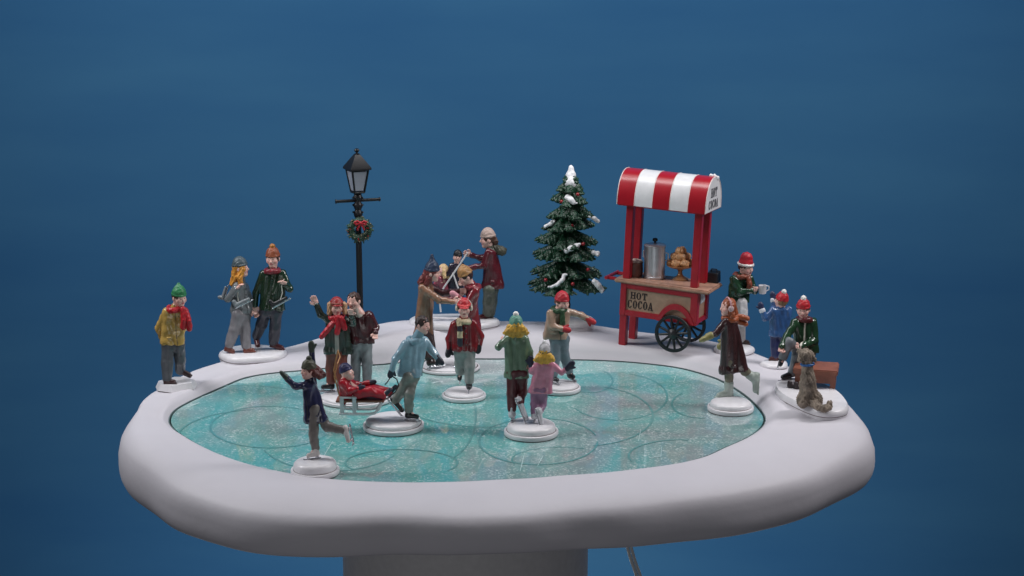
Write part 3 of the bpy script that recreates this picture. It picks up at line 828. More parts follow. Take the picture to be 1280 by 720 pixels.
# 2 couple with skates over their shoulders
f = Fig('figurine of couple walking hand in hand with skates slung over their shoulders', 316, 446, 40, kind='patch', ry=36, rot=4, foot=(310, 439), h=8.5)
g = person(f, head=(301, 335, -1), yaw=82, pitch=-4, sl=(296, 360, -8), sr=(305, 359, 8), el=(285, 374, -10), er=(313, 375, 6), hl=(296, 361.5, -13), hr=(318, 387, 2), bend_l=(.1, 0, .3), pal_l=(.8, -.2, 0),
       pl=(298, 393, -4), pr=(306, 393, 4), kl=(293, 412, -4), kr=(306, 413, 4), al=(287, 430, -5), ar=(308, 432, 4), tl=(290, 441, -7), tr=(316, 440, 3), trousers=('7d7b80', 6.4), shoe=('boot', '6d3c33', None),
       coat='6f7478', hem=(289, 314, 391, 0), torso=6.6, hair=('long', 'c98a35', [([(299, 330, -2), (294, 342, -3), (292, 355, -4)], 5.2, 4.6), ([(300, 334, 5), (297, 348, 4)], 4, 3.5), ([(303, 336, -7), (299, 347, -9), (301, 354, -9)], 3.6, 3.2)]), hat=('beanie', '47555c', '47555c', 0))
hung_skate(f, g, (296, 383), (313, 374.5), -13, '7d858a', .95)
hung_skate(f, g, (280, 373), (284, 358), 2, '7b8085', .8, (-1, 0, .3))
k = Clay(); k.path([f.J(298, 361, -14), f.J(297, 370, -14), f.J(298, 377, -13)], .6, .6, .1); k.build('lace', paint('cfcac0'), g, h=.5)
m = person(f, head=(341, 323, 2), yaw=-8, pitch=6, sl=(329, 345, 2), sr=(353, 344, 2), el=(320, 366, 1), er=(362, 361, -2), hl=(319, 382, 0), hr=(356, 356, -9), bend_r=(-.3, -.2, .5), pal_r=(-.4, -.8, 0),
       pl=(332, 389, 1), pr=(345, 389, 1), kl=(327, 405, 2), kr=(344, 409, 0), al=(321, 420, 6), ar=(342, 427, 0), tl=(322, 433, 0), tr=(352, 436.5, -2), trousers=('33343f', 6.3), shoe=('shoe', '4b2226', None),
       coat='1b3222', hem=(325, 356, 388, 1), hair=('short', '3a2620'), hat=('pompom', '8a4a30', 'a0672a'), scarf=('7c2530', None, []))
hung_skate(f, m, (342, 383), (360, 373), -10, '1c1d22', 1.0)
k = Clay(); k.path([f.J(355, 349, -11), f.J(352, 358, -11), f.J(353, 366, -11), f.J(350, 376, -11)], .7, .7, .1); k.build('lace', paint('d8d4cc'), m, h=.5)
f.base(seed=2)

# 3 skater in the navy coat, one arm up, one leg back
f = Fig('figurine of skater in navy coat with one arm raised and one leg kicked back', 394, 592, 30, foot=(390, 573), h=15)
person(f, head=(385.5, 463, 0), yaw=-55, pitch=0, sl=(383, 484, -5), sr=(391, 481, 7), el=(369, 483, -10), er=(391, 462, 12), hl=(358, 472, -12), hr=(389.5, 437, 14), glove='34403a', bend_l=(-.2, 0, .35), pal_l=(0, -.3, -1),
       shoe_s=1.2, pl=(392, 510, -1), pr=(397, 510, 3), kl=(392, 543, -2), kr=(408, 533, 3), al=(394, 559, -2), ar=(431, 538, 3), tl=(386, 571.5, -5), tr=(434, 553, 2), up_r=1, trousers=('6f6a66', 5.6), shoe=('skate', 'd0cac8', None),
       coat='27294a', hem=(380, 409, 527, 1), torso=6.8, hemn=(.12, 0, -1), hair=('long', '5a2a26', [([(390, 458, 3), (398, 464, 4), (404, 469, 5)], 5, 4.2), ([(392, 466, -3), (400, 471, -2)], 4, 3.5)]), hat=('pompom', '4a4a3c', '3f4238'))
f.base(seed=3)

# 4 couple waving from the back of the ice
f = Fig('figurine of couple standing together, woman in red scarf waving with both hands raised', 445, 500, 46, ry=40, foot=(440, 489), h=9)
w = person(f, head=(421, 384, 3), yaw=14, pitch=2, sl=(411, 402, 4), sr=(431, 402, 3), el=(401, 394, 4), er=(441, 404, -4), hl=(396, 381, 3), hr=(439, 394, -14), bend_l=(-.1, 0, 0), curl=.12, hand=1.3, pal_l=(.2, -1, 0), pal_r=(-.1, -1, 0),
       pl=(415, 442, 5), pr=(427, 442, 5), kl=(414, 460, 6), kr=(427, 461, 5), al=(414, 476, 2), ar=(427, 480, 6), tl=(404, 486, -3), tr=(430, 489, 0), trousers=('6b3830', 6.4), shoe=('skate', '202024', None),
       coat='26332c', hem=(406, 440, 442, 4), front=2.6, fcol='9a9a94', byaw=0, hair=('long', 'b08a6a', [([(413, 380, 2), (412, 392, 0)], 3.4, 3), ([(430, 380, 2), (431, 391, 0)], 3.4, 3)]), hat=('cap', '8c2326', '6f2a1c'),
       scarf=('b01e2c', None, [[(422, 397, -8), (423, 408, -10), (421, 416, -10)], [(416, 404, -9), (408, 414, -10), (402, 421, -9)], [(427, 399, -8), (431, 410, -9)]]))
person(f, head=(442, 376, 14), yaw=-18, pitch=4, sl=(437, 396, 16), sr=(462, 396, 14), el=(434, 412, 12), er=(470, 409, 14), hl=(432, 424, 8), hr=(469.5, 416, 6), bend_r=(-.1, -.3, -.6),
       pl=(446, 430, 14), pr=(458, 430, 14), kl=(445, 452, 13), kr=(459, 453, 12), al=(445, 474, 13), ar=(459, 476, 12), tl=(443, 486, 5), tr=(461, 487, 4), trousers=('8b8f93', 6.1), shoe=('shoe', '26262a', None),
       coat='4a2127', coat_name='sweater', hem=(438, 468, 429, 14), hair=('short', '3a221a'), neckup=.9, collar=1, col2='c6bfb6')
f.base(seed=4)

# 5 boy in pale blue sweater pulling a child on a sled
f = Fig('figurine of boy in pale blue sweater pulling red-suited child on a sled', 492, 535, 38, foot=(515, 523), h=12)
b_ = person(f, head=(528.5, 406, -3), yaw=58, pitch=10, sl=(507, 433, -6), sr=(530, 428, 6), el=(494, 449, -9), er=(540, 439, 5), hl=(490, 462, -8), hr=(547, 447, 2), glove='262c3c', bend_r=(.2, 0, -.4),
       pl=(511, 471, -4), pr=(517, 471, 4), kl=(501, 490, 4), kr=(512, 492, -6), al=(494, 500, 5), ar=(511, 512, -6), tl=(505, 513, 3), tr=(521, 523, -9), up_l=1, trousers=('848680', 6.0), shoe=('skate', '1e1f22', None),
       coat='83a5b6', neckup=1.15, coat_name='sweater', hem=(498, 527, 470, 0), torso=7.4, sleeve=4.8, hair=('short', '2c1e1c'), scarf=('83a5b6', None, []))
f.base(seed=5)
ch = person(f, 'child in red snowsuit lying back on the sled', s=.88, head=(434, 466, -12), yaw=70, pitch=-20, roll=0, sl=(428, 481, -18), sr=(434, 479, -5), el=(436, 489, -20), er=(448, 482, -4), hl=(447, 486, -18), hr=(461, 479, -5), glove='23263a',
       pl=(448, 491, -15), pr=(450, 490, -8), kl=(463, 489, -16), kr=(468, 487, -7), al=(478, 494, -16), ar=(486, 490, -7), tl=(487, 485, -17), tr=(494, 481, -8), up_l=1, up_r=1, trousers=('a91f2e', 6.6), shoe=('boot', '24283a', None),
       coat='ab1c2c', hem=(424, 454, 495, -12), hemn=(.8, 0, -.6), torso=8, sleeve=5.2, hat=('beanie', '2a2a52', '2a2a52'))
wood = paint('8d5d4c', .5)
SD = -10.0                                                        # the sled's front rests on the snow of the base, its back hangs clear of the ice
sled = MB()
c0 = f.J(451, 499, SD); sled.box(c0, (29, 11, 1.3), bev=.6)
so = sled.build('sled_seat', wood, f.root)
for d in (SD - 10.5, SD + 10.5):
    o = lambda x, y: f.J(x, y, SD) + A([0, d - SD, 0])
    r = MB(); r.tube([o(425, 514), o(440, 514.6), o(462, 514.6), o(469, 513.5), o(474, 509), o(478.5, 500)], 1.7, 8)
    r.tube([o(426.5, 505), o(446, 505.5)], 1.0, 8)
    for xx in (428.5, 444): r.box((o(xx, 493) + o(xx, 514)) / 2, (2.3, 1.1, 11), bev=.5)
    r.tube([o(426, 494), o(447, 494)], 1.3, 8)
    r.build('sled_runner', WHITE, f.root)
o = lambda x, y, d=0: f.J(x, y, SD) + A([0, d, 0])
hb = MB(); hb.tube([o(427, 498, 10), o(416, 466, 10), o(421.5, 440, 9), o(425, 446, 0), o(423, 452, -9), o(419, 468, -10), o(427, 498, -10)], .85, 8)
hb.build('sled_handle', paint('a8794a', .4), f.root)
rp = MB(); rp.tube([f.J(490, 470, -8), f.J(496, 474, -9), f.J(498.5, 482, -10), f.J(494, 490, -11), f.J(486, 497, -12), o(478.5, 500)], .75, 8)
rp.tube([f.J(489, 470, -8), f.J(484.5, 477, -9), f.J(481, 481, -10)], .7, 8)
rp.build('rope', paint('33292a', .6), f.root)

# 6 boy in red jacket and striped scarf
f = Fig('figurine of skater in dark red jacket and striped scarf with red goggled cap', 580, 497, 27.5, foot=(586, 488), h=10)
person(f, head=(580, 385, -1), yaw=3, pitch=12, sl=(568, 408, 0), sr=(592, 407, 1), el=(561, 424, 1), er=(601, 421, 2), hl=(561.5, 436, -3), hr=(599, 431, -1), glove='1b1c24', bend_l=(-.3, -.2, -.2),
       pl=(575, 439, 1), pr=(587, 439, 0), kl=(575, 454, 4), kr=(587, 458, -1), al=(575, 464, 7), ar=(586.5, 476, -1), tl=(574, 475, 4), tr=(586, 487, -8), up_l=1, trousers=('8b8d8b', 6.1), shoe=('skate', '202024', None),
       coat='7a1d24', hem=(564, 598, 438, 0), torso=7.0, sleeve=4.6, hair=('short', '43281f'), hat=('cap', 'b3222c', 'c23a3c'), muff=('d8cfc4', 'd0c6b8'),
       scarf=('c4b494', '2a2b38', [[(574, 401, -8), (575, 414, -11), (575, 430, -11)]]))
f.base(seed=6)

# 7 two skaters swinging round together
f = Fig('figurine of two skaters holding arms, one in long tan coat, one in red coat', 562, 461, 38, ry=34, foot=(545, 455), h=9)
person(f, head=(540.5, 341, -4), yaw=82, pitch=6, sl=(528, 362, -9), sr=(537, 360, 6), el=(549, 375, -13), er=(553, 366, 7), hl=(566, 377, -13), hr=(573, 364, 4), arm_r=4, col4='4a1e24', bend_l=(.2, 0, .2),
       pl=(529, 405, -4), pr=(534, 405, 3), kl=(533, 432, -4), kr=(538, 432, 3), al=(536, 446, -4), ar=(541, 446, 4), tl=(545, 455, -7), tr=(550, 455, 2), trousers=('38282a', 5.6), shoe=('skate', '2a1f20', None),
       coat='8f6a55', hem=(517, 541, 422, -2), torso=6.8, hair=('long', '6e2f2e', [([(536, 338, -2), (530, 348, -4), (526, 353, -4)], 5.0, 4.6), ([(537, 346, -8), (533, 355, -9)], 3.6, 3.2)]), hat=('beanie', '27344d', '27344d', 9))
person(f, head=(582, 346, 4), yaw=-70, pitch=24, sl=(594, 366, -2), sr=(588, 364, 14), el=(584, 379, -7), er=(570, 368, 16), hl=(572, 371, -9), hr=(548, 367, 17), glove='c98a96',
       pl=(588, 415, 2), pr=(582, 415, 9), kl=(586, 432, 2), kr=(581, 432, 9), al=(585, 446, 2), ar=(580, 446, 10), tl=(577, 455, 0), tr=(572, 455, 8), trousers=('3a2a2e', 5.6), shoe=('skate', '2a1f20', None),
       coat='7c2830', hem=(574, 601, 412, 4), torso=6.8, hair=('short', '3a2326'), hat=('beanie', 'a57a4c', 'a57a4c', 2), scarf=('7c2530', None, []))
f.base(seed=7)

# 8 parent pushing two small children in a chair sled behind the rink
f = Fig('figurine of parent in maroon coat and cream knit hat pushing two children in a sled', 567, 406, 55, kind='patch', ry=34, foot=(605, 400), h=8)
person(f, head=(609.5, 299, 0), yaw=-80, pitch=6, sl=(611, 318, -7), sr=(617, 318, 8), el=(604, 332, -9), er=(602, 323, 9), hl=(588, 335, -9), hr=(589, 319, 7),
       pl=(612, 362, -3), pr=(615, 362, 3), kl=(611, 377, -3), kr=(614, 377, 4), al=(609, 391, -3), ar=(613, 391, 4), tl=(600, 398, -5), tr=(604, 397, 3), trousers=('55594f', 6.6), shoe=('boot', '5a1f22', None),
       coat='5b1f2a', hem=(603, 630, 360, 0), torso=6.9, hair=('long', '4a2e24', [([(614, 296, 0), (619, 303, 0)], 5, 4.2)]), hat=('beanie', 'b09a92', 'b09a92', 0), collar=1, col2='4a4a40')
k = Clay(); k.ell(f.J(626, 313, 2), (8, 8, 6.5), k=0); k.cone(f.J(618, 309, 0), f.J(628, 315, 2), 5, 5.5, 2); k.wrinkle(.6, 4, 2); k.build('hood', paint('4c4b40', .5), f.root)
person(f, 'blonde child in pink coat', s=.66, head=(553.5, 337, -2), yaw=-60, pitch=0, sl=(548, 349, -6), sr=(558, 348, 6), el=(543, 357, -8), er=(552, 358, 8), hl=(540, 365, -9), hr=(544, 364, 7),
       coat='9a4a5c', hem=(545, 563, 376, 0), torso=6.4, hair=('long', 'd0b184', [([(557, 336, 0), (560, 346, 0)], 4.5, 4), ([(554, 338, -6), (556, 347, -8)], 3.4, 3)]))
person(f, 'small child in dark hooded jacket', s=.62, head=(572, 321, 2), yaw=-35, pitch=4, sl=(565, 333, 0), sr=(577, 332, 4), el=(560, 342, -2), er=(581, 342, 4), hl=(555, 348, -4), hr=(577, 351, 0),
       coat='2c2438', hem=(558, 579, 372, 3), torso=6.8, hat=('beanie', '17171c', '17171c'), hair=('short', '17171c'))
r = MB()
for d in (-10, 10):
    r.tube([f.J(583, 318, d), f.J(575, 330, d), f.J(555, 359, d), f.J(549, 372, d), f.J(551, 390, d)], 1.25, 8)
    r.tube([f.J(536, 385, d), f.J(532, 391, d), f.J(536, 397, d), f.J(560, 398, d), f.J(592, 398, d)], 1.4, 8)
    r.tube([f.J(583, 398, d), f.J(578, 376, d), f.J(566, 341, d)], 1.2, 8)
r.tube([f.J(584, 316, -10), f.J(584, 316, 10)], 1.3, 8)
r.build('push_sled', WHITE, f.root)
r = MB(); r.box(f.J(563, 377, 0), (20, 11, 1.4)); r.build('push_sled_seat', paint('6a4a3c'), f.root)
f.base(seed=8)

# 9 mother and daughter skating away
f = Fig('figurine of woman in green coat and girl in pink coat skating away hand in hand', 664, 543, 34, foot=(645, 524), h=13)
person(f, head=(645, 407, 0), yaw=172, pitch=0, sl=(634, 426, 0), sr=(656, 426, 0), el=(622.5, 434, -2), er=(662, 440, 0), hl=(628, 428, 10), hr=(663, 453, -2),
       hatlow=-.5, shoe_s=1.3, pl=(640, 466, 0), pr=(653, 466, 0), kl=(640, 492, 1), kr=(652, 489, 3), al=(640, 511, 1), ar=(650, 502, -11), tl=(642, 521, 8), tr=(659, 524, -14), up_r=1, trousers=('55262c', 6.1), shoe=('skate', 'cfd0d6', None),
       coat='66806a', hem=(631, 661, 472, 0), torso=6.6, flare=1.15, hair=('long', 'd2a540', [([(645 + (i - 3) * 2.4, 409, -6), (645 + (i - 3) * 3.7, 414, -8), (645 + (i - 3) * 4.7, 420.5 - .42 * (i - 3) ** 2 - (i % 2), -7)], 3.6, 2.4) for i in range(7)]), hat=('pompom', '5d9484', 'e4e2e0', 0))
person(f, 'girl in pink coat', s=.84, head=(681, 440, -8), yaw=165, pitch=0, sl=(672, 457, -8), sr=(690, 457, -8), el=(665, 464, -8), er=(702, 466, -8), hl=(664, 456, -6), hr=(710, 460, -8), glove='23293f', hand=1.45, bend_r=(.2, 0, .5),
       hatlow=-1, shoe_s=1.35, pl=(669, 487, -8), pr=(679, 487, -8), kl=(668, 505, -7), kr=(678, 505, -5), al=(668, 516, -8), ar=(674, 515, -17), tl=(669, 524, -2), tr=(679, 533, -20), up_r=1, trousers=('8f6a88', 5.8), shoe=('skate', 'cfd0d6', None),
       coat='cd879e', hem=(661, 690, 491, -8), torso=6.6, flare=1.15, hair=('long', 'd2a540', [([(681 + (i - 3) * 2.0, 444, -13), (680.5 + (i - 3) * 3.2, 448, -15), (680.5 + (i - 3) * 3.9, 454 - .38 * (i - 3) ** 2 - (i % 2), -15)], 3.4, 2.4) for i in range(7)]), hat=('pompom', 'b5b4b8', 'dcdcde', 0, '3a3d48'))
f.base(seed=9)

# 10 boy in tan jacket reaching forward
f = Fig('figurine of skater in tan jacket and red hat reaching both red mittens forward', 699, 488, 27, foot=(714, 477), h=10)
person(f, head=(702.5, 378, 0), yaw=40, pitch=10, sl=(688, 394, -5), sr=(709, 392, 6), el=(690, 408, -10), er=(726, 394, 4), hl=(703, 411, -14), hr=(735, 399, 0), glove='a8242e',
       pl=(694, 424, 0), pr=(704, 424, 1), kl=(694, 447, 2), kr=(705, 443, -2), al=(692, 468, 5), ar=(711, 463, 0), tl=(696, 477, -2), tr=(717, 473, -4), trousers=('6f7d86', 5.9), shoe=('skate', '1f2026', None),
       coat='a58a78', hem=(679, 709, 423, 0), torso=7.4, hair=('short', '5a3a2a'), hat=('beanie', 'b42a36', 'b42a36'), scarf=('2d4a30', None, [[(703, 392, -7), (703, 404, -9), (702, 415, -9)]]))
f.base(seed=10)

# 11 skater in the brown coat at the right end of the ice
f = Fig('figurine of skater in dark brown coat and rust scarf with one grey boot kicked back', 913, 513, 28.5, foot=(905, 498), h=11)
person(f, head=(909.5, 384, -2), yaw=-72, pitch=2, sl=(907, 404, -7), sr=(917, 404, 7), el=(896, 416, -12), er=(921, 421, 12), hl=(887, 420, -13), hr=(909, 428, 13), glove='8a8456', pal_l=(0, -.4, -1),
       shoe_s=1.5, hand=1.5, pl=(912, 452, 0), pr=(922, 450, 4), kl=(911, 472, 0), kr=(932, 465, 5), al=(911, 485, -1), ar=(943, 473, 5), tl=(899, 497, -4), tr=(942, 490, 4), up_r=1, trousers=('6f6a5a', 5.0), shoe=('boot', 'a7b2aa', None),
       coat='3a2022', hem=(899, 935, 465, 1), hemn=(.15, 0, -1), torso=6.8, flare=1.1, hair=('long', '8f4a2c', [([(914, 378, 2), (917, 390, 3), (919, 400, 3)], 5.6, 5.0), ([(913, 384, -6), (915, 396, -8)], 4, 4)]), muff=('b88a90', 'c9b2b4'),
       scarf=('a0522e', None, [[(914, 397, 4), (923, 402, 8), (932, 405, 9)], [(915, 394, 0), (925, 396, 5), (934, 398, 7)]]))
f.base(seed=11)

# 12 vendor in the white apron
f = Fig('figurine of vendor in santa hat and white apron holding out a white cup', 918, 440, 24, kind='patch', ry=22, foot=(922, 430), h=7)
v_ = person(f, head=(932.5, 334.5, 0), yaw=42, pitch=6, sl=(917, 351, -4), sr=(936, 350, 7), el=(924, 366, -9), er=(943, 363, 5), hl=(939, 363, -9), hr=(944, 361, 0), hand=.85, bend_l=(.4, 0, .1),
       pl=(915, 382, 0), pr=(926, 382, 1), kl=(911, 403, 1), kr=(926, 404, 0), al=(905, 422, 3), ar=(926, 424, 0), tl=(911, 430, -2), tr=(934, 430, -3), trousers=('a9a5a6', 5.9), shoe=('shoe', '3a2a28', None),
       coat='20402c', coat_name='jacket', hem=(909, 936, 377, 0), torso=7.2, sleeve=4.8, hair=('short', '2f1f1c'), hat=('santa', 'b02232', 'e2dfde'), scarf=('80412f', None, [[(935, 346, -6), (937, 356, -9), (936, 363, -8)]]))
k = Clay(); k.cone(f.J(927, 378, -5), f.J(926, 404, -6), 8, 9.5, 1); k.cone(f.J(922, 378, -2), f.J(920, 402, -3), 7, 8, 3); k.cut(f.J(926, 406, -5), (0, 0, -1)); k.wrinkle(.5, 6, 1); k.build('apron', paint('d6d4d6'), v_, h=.8)
k = MB(); k.lathe([(4.4, 0), (5.0, .4), (5.6, 11.5), (5.8, 12), (5.0, 12), (4.9, 10.2)], f.J(953, 367, -5), 24); k.tube([f.J(957.5, 364, -5), f.J(961, 362, -5), f.J(961, 358, -5), f.J(957.5, 357, -5)], .9, 8)
k.build('cup', WHITE, f.root)
f.base(seed=12)

# 13 child in blue reaching up
f = Fig('figurine of small child in blue coat and red bobble hat reaching up for cocoa', 968, 458, 17.5, kind='patch', ry=17, foot=(968, 450), h=6.5)
person(f, s=.88, head=(976.5, 376, 0), yaw=-150, pitch=-16, sl=(966, 389, -4), sr=(986, 389, 4), el=(957, 398, -6), er=(968, 384, 12), hl=(952.5, 387, -4), hr=(966.5, 374, 14), glove='20284a', cuff='c8ccd6', bend_l=(0, 0, .3),
       pl=(969, 418, 0), pr=(979, 418, 0), kl=(969, 433, 0), kr=(979, 433, 2), al=(969, 444, 0), ar=(977, 443, 2), tl=(964, 450, 0), tr=(972, 449, 3), trousers=('262c55', 5.8), shoe=('shoe', '4e2124', None),
       coat='375c90', hem=(962, 987, 420, 0), torso=7.2, flare=1.1, hair=('short', '8a6a4a'), hat=('pompom', 'b3222e', 'e0dedc'))
f.base(seed=13)

# 14 man on a bench putting on skates, with his dog
f = Fig('figurine of man in red bobble hat lacing skates on a bench with a dog', 1014, 500, 79, kind='patch', ry=35, rot=-80, foot=(980, 474.5), h=7, free=True)
person(f, head=(1004, 387, 0), yaw=-16, pitch=10, sl=(994, 406, -3), sr=(1016, 404, 5), el=(984, 420, -12), er=(1018, 426, -1), hl=(977, 433, -22), hr=(1000, 433, -22), bend_r=(-.5, -.3, -.1), bend_l=(.1, -.2, -.5), curl=.8,
       pl=(1001, 440, 4), pr=(1012, 441, 6), kl=(986, 428, -18), kr=(997, 443, -22), al=(979, 446, -22), ar=(990, 466, -22), tl=(976, 457, -27), tr=(978, 473, -30), up_l=1, trousers=('666a70', 6.0), shoe=('skate', '26272c', None),
       coat='1f3d26', coat_name='jacket', hem=(994, 1023, 440, 4), torso=7.6, sleeve=5.0, front=1.0, fcol='cfcac0', byaw=-22, hair=('short', '3a2520'), hat=('pompom', 'b3222c', 'e6e2de'), scarf=('5a2226', None, []))
f.soles = [min(f.soles)]
f.base(seed=14)
bt = f.top
M = MB(); wood = paint('8a5442', .45, .2, scale=500)
c = f.J(1020, 465, -27); ang = math.radians(-14); axb = A([[math.cos(ang), math.sin(ang), 0], [-math.sin(ang), math.cos(ang), 0], [0, 0, 1]])
sz = f.J(1020, 460, -27)[2]
M.box((c[0], c[1], sz), (28, 23, 3.4), ax=axb, bev=1.2)
for o in (-22, 22):
    q0 = A([c[0], c[1], 0]) + axb.T @ A([o, 0, 0]); hh = (sz - 3.2 - bt + 1) / 2
    M.box((q0[0], q0[1], bt - 1 + hh), (3.4, 18, hh), ax=axb, bev=.8)
q0 = A([c[0], c[1], 0]) + axb.T @ A([0, -15, 0]); M.box((q0[0], q0[1], sz - 9), (20, 1.6, 6.5), ax=axb, bev=.6)
M.build('bench', wood, f.root)
# dog sitting, seen from behind, head turned towards the man's hands
D = Clay(); DD0 = on_z(1011, 507, f.g + 6)[1] - f.at[1] - f.d0 + 30
dj = lambda x, y, d=-38: f.J(x, y, d + DD0)
D.cone(dj(1012, 498, -36), dj(1010, 474, -42), 10, 8.2, 4); D.cone(dj(1010, 474, -42), dj(1009, 457, -42), 8.0, 6.0, 4)
D.cone(dj(1009, 457, -42), dj(1008, 446, -44), 6.0, 6.4, 3); D.ell(dj(1007, 443, -44), (7.4, 8.4, 7.2), k=2)
D.cone(dj(1005, 443, -40), dj(998, 438, -34), 4.6, 2.6, 2)
for x0, x1 in ((1001, 999.5), (1013.5, 1018)): D.cone(dj(x0, 441, -44), dj(x1, 450, -45), 2.4, 2.6, 1)
for x0 in (1003, 1021): D.ell(dj(x0, 500, -38), (6.5, 11, 10), k=3)
for x0 in (1003, 1011): D.cone(dj(x0, 478, -30), dj(x0 - 1, 499, -24), 3.6, 2.6, 2); D.ell(dj(x0 - 2, 502, -22), (3, 4.5, 2.2), k=1.5)
D.path([dj(1015, 503, -44), dj(1022, 508, -56), dj(1030, 511, -62), dj(1036, 509, -62), dj(1037, 504, -60)], 4.6, 3.2, 2)
D.wrinkle(.8, 2.8, 4)
D.dab(dj(996.5, 437.5, -33), 1.7, 1)
furm = paint('85786b', .6, .5, bump=.7, scale=1700)
dog = D.build('dog', [furm, BLACK], f.root, h=.7); dog['label'] = 'shaggy brown dog sitting with a blue collar'
k = Clay(); cc = dj(1009.3, 455, -42); ring = [cc + A([7.4 * math.cos(a), 7.4 * math.sin(a), .6 * math.cos(a)]) for a in np.linspace(0, 2 * math.pi, 17)]
k.path(ring, 1.5, 1.5, .3); k.build('collar', paint('2b5f9c'), dog, h=.6)
k = Clay()
for x, y in ((987, 482), (995, 483.5)):
    p = on_z(x, y, bt + 2.6)
    k.cone(p + A([0, 0, 4]), p, 3.0, 3.0, 1); k.cone(p, p + A([6, -2, -.4]), 3.0, 2.2, 1); k.box(p + A([2, -.6, -2.6]), (6.5, .6, .8), rnd=.3, k=.1, lab=1)
k.build('skate', [paint('2b2124', .35), SILVER], f.root, h=.62)

# ------------------------------------------------------------------ lamp post
at = ground(448, 428); k = np.linalg.norm(at - CAM) / 1906
lamp = thing('lamp_post', 'black lamp post with square lantern and a Christmas wreath hung on its pole', 'lamp post', at)
LJ = lambda x, y, d=0: on_y(x, y, at[1] + d)
iron = paint('101116', .42, .2, bump=.2)
zt = lambda y: LJ(448.5, y)[2] - at[2]
lx = LJ(448.4, 300)[0]; ctr = A([lx, at[1], at[2]])
M = MB()
M.lathe([(11 * k, -3), (11 * k, 3), (9 * k, 5), (7.5 * k, 9), (5 * k, 12), (3.9 * k, 18), (3.7 * k, zt(300)), (3.6 * k, zt(272)), (4.6 * k, zt(271)), (5.6 * k, zt(267.5)), (5.0 * k, zt(265)), (3.8 * k, zt(262)), (5.6 * k, zt(258)), (5.4 * k, zt(255)), (3.8 * k, zt(252.5)), (4.0 * k, zt(250)), (5.6 * k, zt(246.5)), (5.0 * k, zt(244)), (4.2 * k, zt(242)), (7.5 * k, zt(240.5)), (7.5 * k, zt(239.5))], ctr, 28)
M.build('pole', iron, lamp)
an = math.radians(-63); q = A([[math.cos(an), math.sin(an), 0], [-math.sin(an), math.cos(an), 0], [0, 0, 1]])
M = MB(); c = ctr + A([0, 0, zt(250.5)]); d = q.T @ A([0, 1, 0]); d = nrm(A([1, .35, 0]))
M.tube([c - d * 27 * k, c + d * 27 * k], 2.0 * k, 12); M.tube([c - d * 28 * k, c - d * 26.6 * k], 2.7 * k, 12); M.tube([c + d * 26.6 * k, c + d * 28 * k], 2.7 * k, 12)
for sx_ in (-1, 1):
    for yy in (247, 256, 265): 
        p = ctr + A([sx_ * 5.6 * k, -1.5, zt(yy)]); M.lathe([(.2, -1.4 * k), (1.2 * k, -.8 * k), (1.5 * k, 0), (1.2 * k, .8 * k), (.2, 1.4 * k)], p, 10)
M.build('crossbar', iron, lamp)
zb, ze, za = zt(240), zt(211.5), zt(192)
sb, se = 6.2 * k, 10.4 * k                                          # half sides at the bottom and under the roof
sq = lambda h, z: [ctr + q.T @ A([sx * h, sy * h, z]) for sx, sy in ((-1, -1), (1, -1), (1, 1), (-1, 1))]
lo, hi = sq(sb, zb), sq(se, ze)
fr = MB()
for i in range(4):
    fr.tube([lo[i], hi[i]], 1.25 * k, 8); fr.tube([lo[i], lo[(i + 1) % 4]], 1.3 * k, 8); fr.tube([hi[i], hi[(i + 1) % 4]], 1.3 * k, 8)
lant = fr.build('lantern', iron, lamp)
pane = paint('9196a2', .35, .06, bump=.1)
for i in range(4):
    j = (i + 1) % 4; cen = (lo[i] + lo[j] + hi[i] + hi[j]) / 4; n = nrm(cen - (ctr + A([0, 0, (zb + ze) / 2])))
    w = .84; Q4 = [cen + (p - cen) * w for p in (lo[i], lo[j], hi[j], hi[i])]; Q5 = [p - n * 1.0 for p in Q4]
    M = MB(); M.add(Q4 + Q5, [(0, 1, 2, 3), (7, 6, 5, 4), (0, 4, 5, 1), (1, 5, 6, 2), (2, 6, 7, 3), (3, 7, 4, 0)]); M.build('pane', pane, lant)
rf = MB(); e1, e2, e3 = sq(se + 3.0 * k, ze), sq(se + 3.0 * k, ze + 2.4 * k), sq(3.0 * k, za - 1)
v = e1 + e2 + e3
fc = [(3, 2, 1, 0), (8, 9, 10, 11)]
for i in range(4):
    j = (i + 1) % 4; fc += [(i, j, j + 4, i + 4), (i + 4, j + 4, j + 8, i + 8)]
rf.add(v, fc); rf.lathe([(3.4 * k, 0), (3.4 * k, 1.2 * k), (1.6 * k, 1.8 * k), (1.4 * k, 3 * k), (2.7 * k, 4 * k), (3.2 * k, 5.4 * k), (2.6 * k, 7 * k), (.4 * k, 8 * k)], ctr + A([0, 0, za - 1.5]), 16)
rf.build('lantern_roof', iron, lamp)
# wreath
wc = LJ(450, 287, -9); W_ = Clay(); rg = np.random.default_rng(5)
for i in range(150):
    a = rg.uniform(0, 6.283); b_ = rg.uniform(0, 6.283); r_ = 11.0 * k; t_ = 4.0 * k * rg.uniform(.4, 1)
    o = A([math.cos(a), 0, math.sin(a)]); p = wc + o * (r_ + t_ * math.cos(b_)) + A([0, -1, 0]) * t_ * math.sin(b_) * .8
    dr = nrm(o * math.cos(b_) + A([0, -1, 0]) * abs(math.sin(b_)) + A([-math.sin(a), 0, math.cos(a)]) * rg.uniform(-1.2, 1.2))
    W_.cone(p, p + dr * 3.4 * k, 1.2 * k, .45 * k, .3)
ring = [wc + A([math.cos(a), 0, math.sin(a)]) * 11 * k for a in np.linspace(0, 6.283, 25)]
W_.path(ring, 3.6 * k, 3.6 * k, 1)
wr = W_.build('wreath', paint('20402f', .45, .5, bump=.5, scale=2500), lamp, h=.55)
M = MB(); M2 = MB()
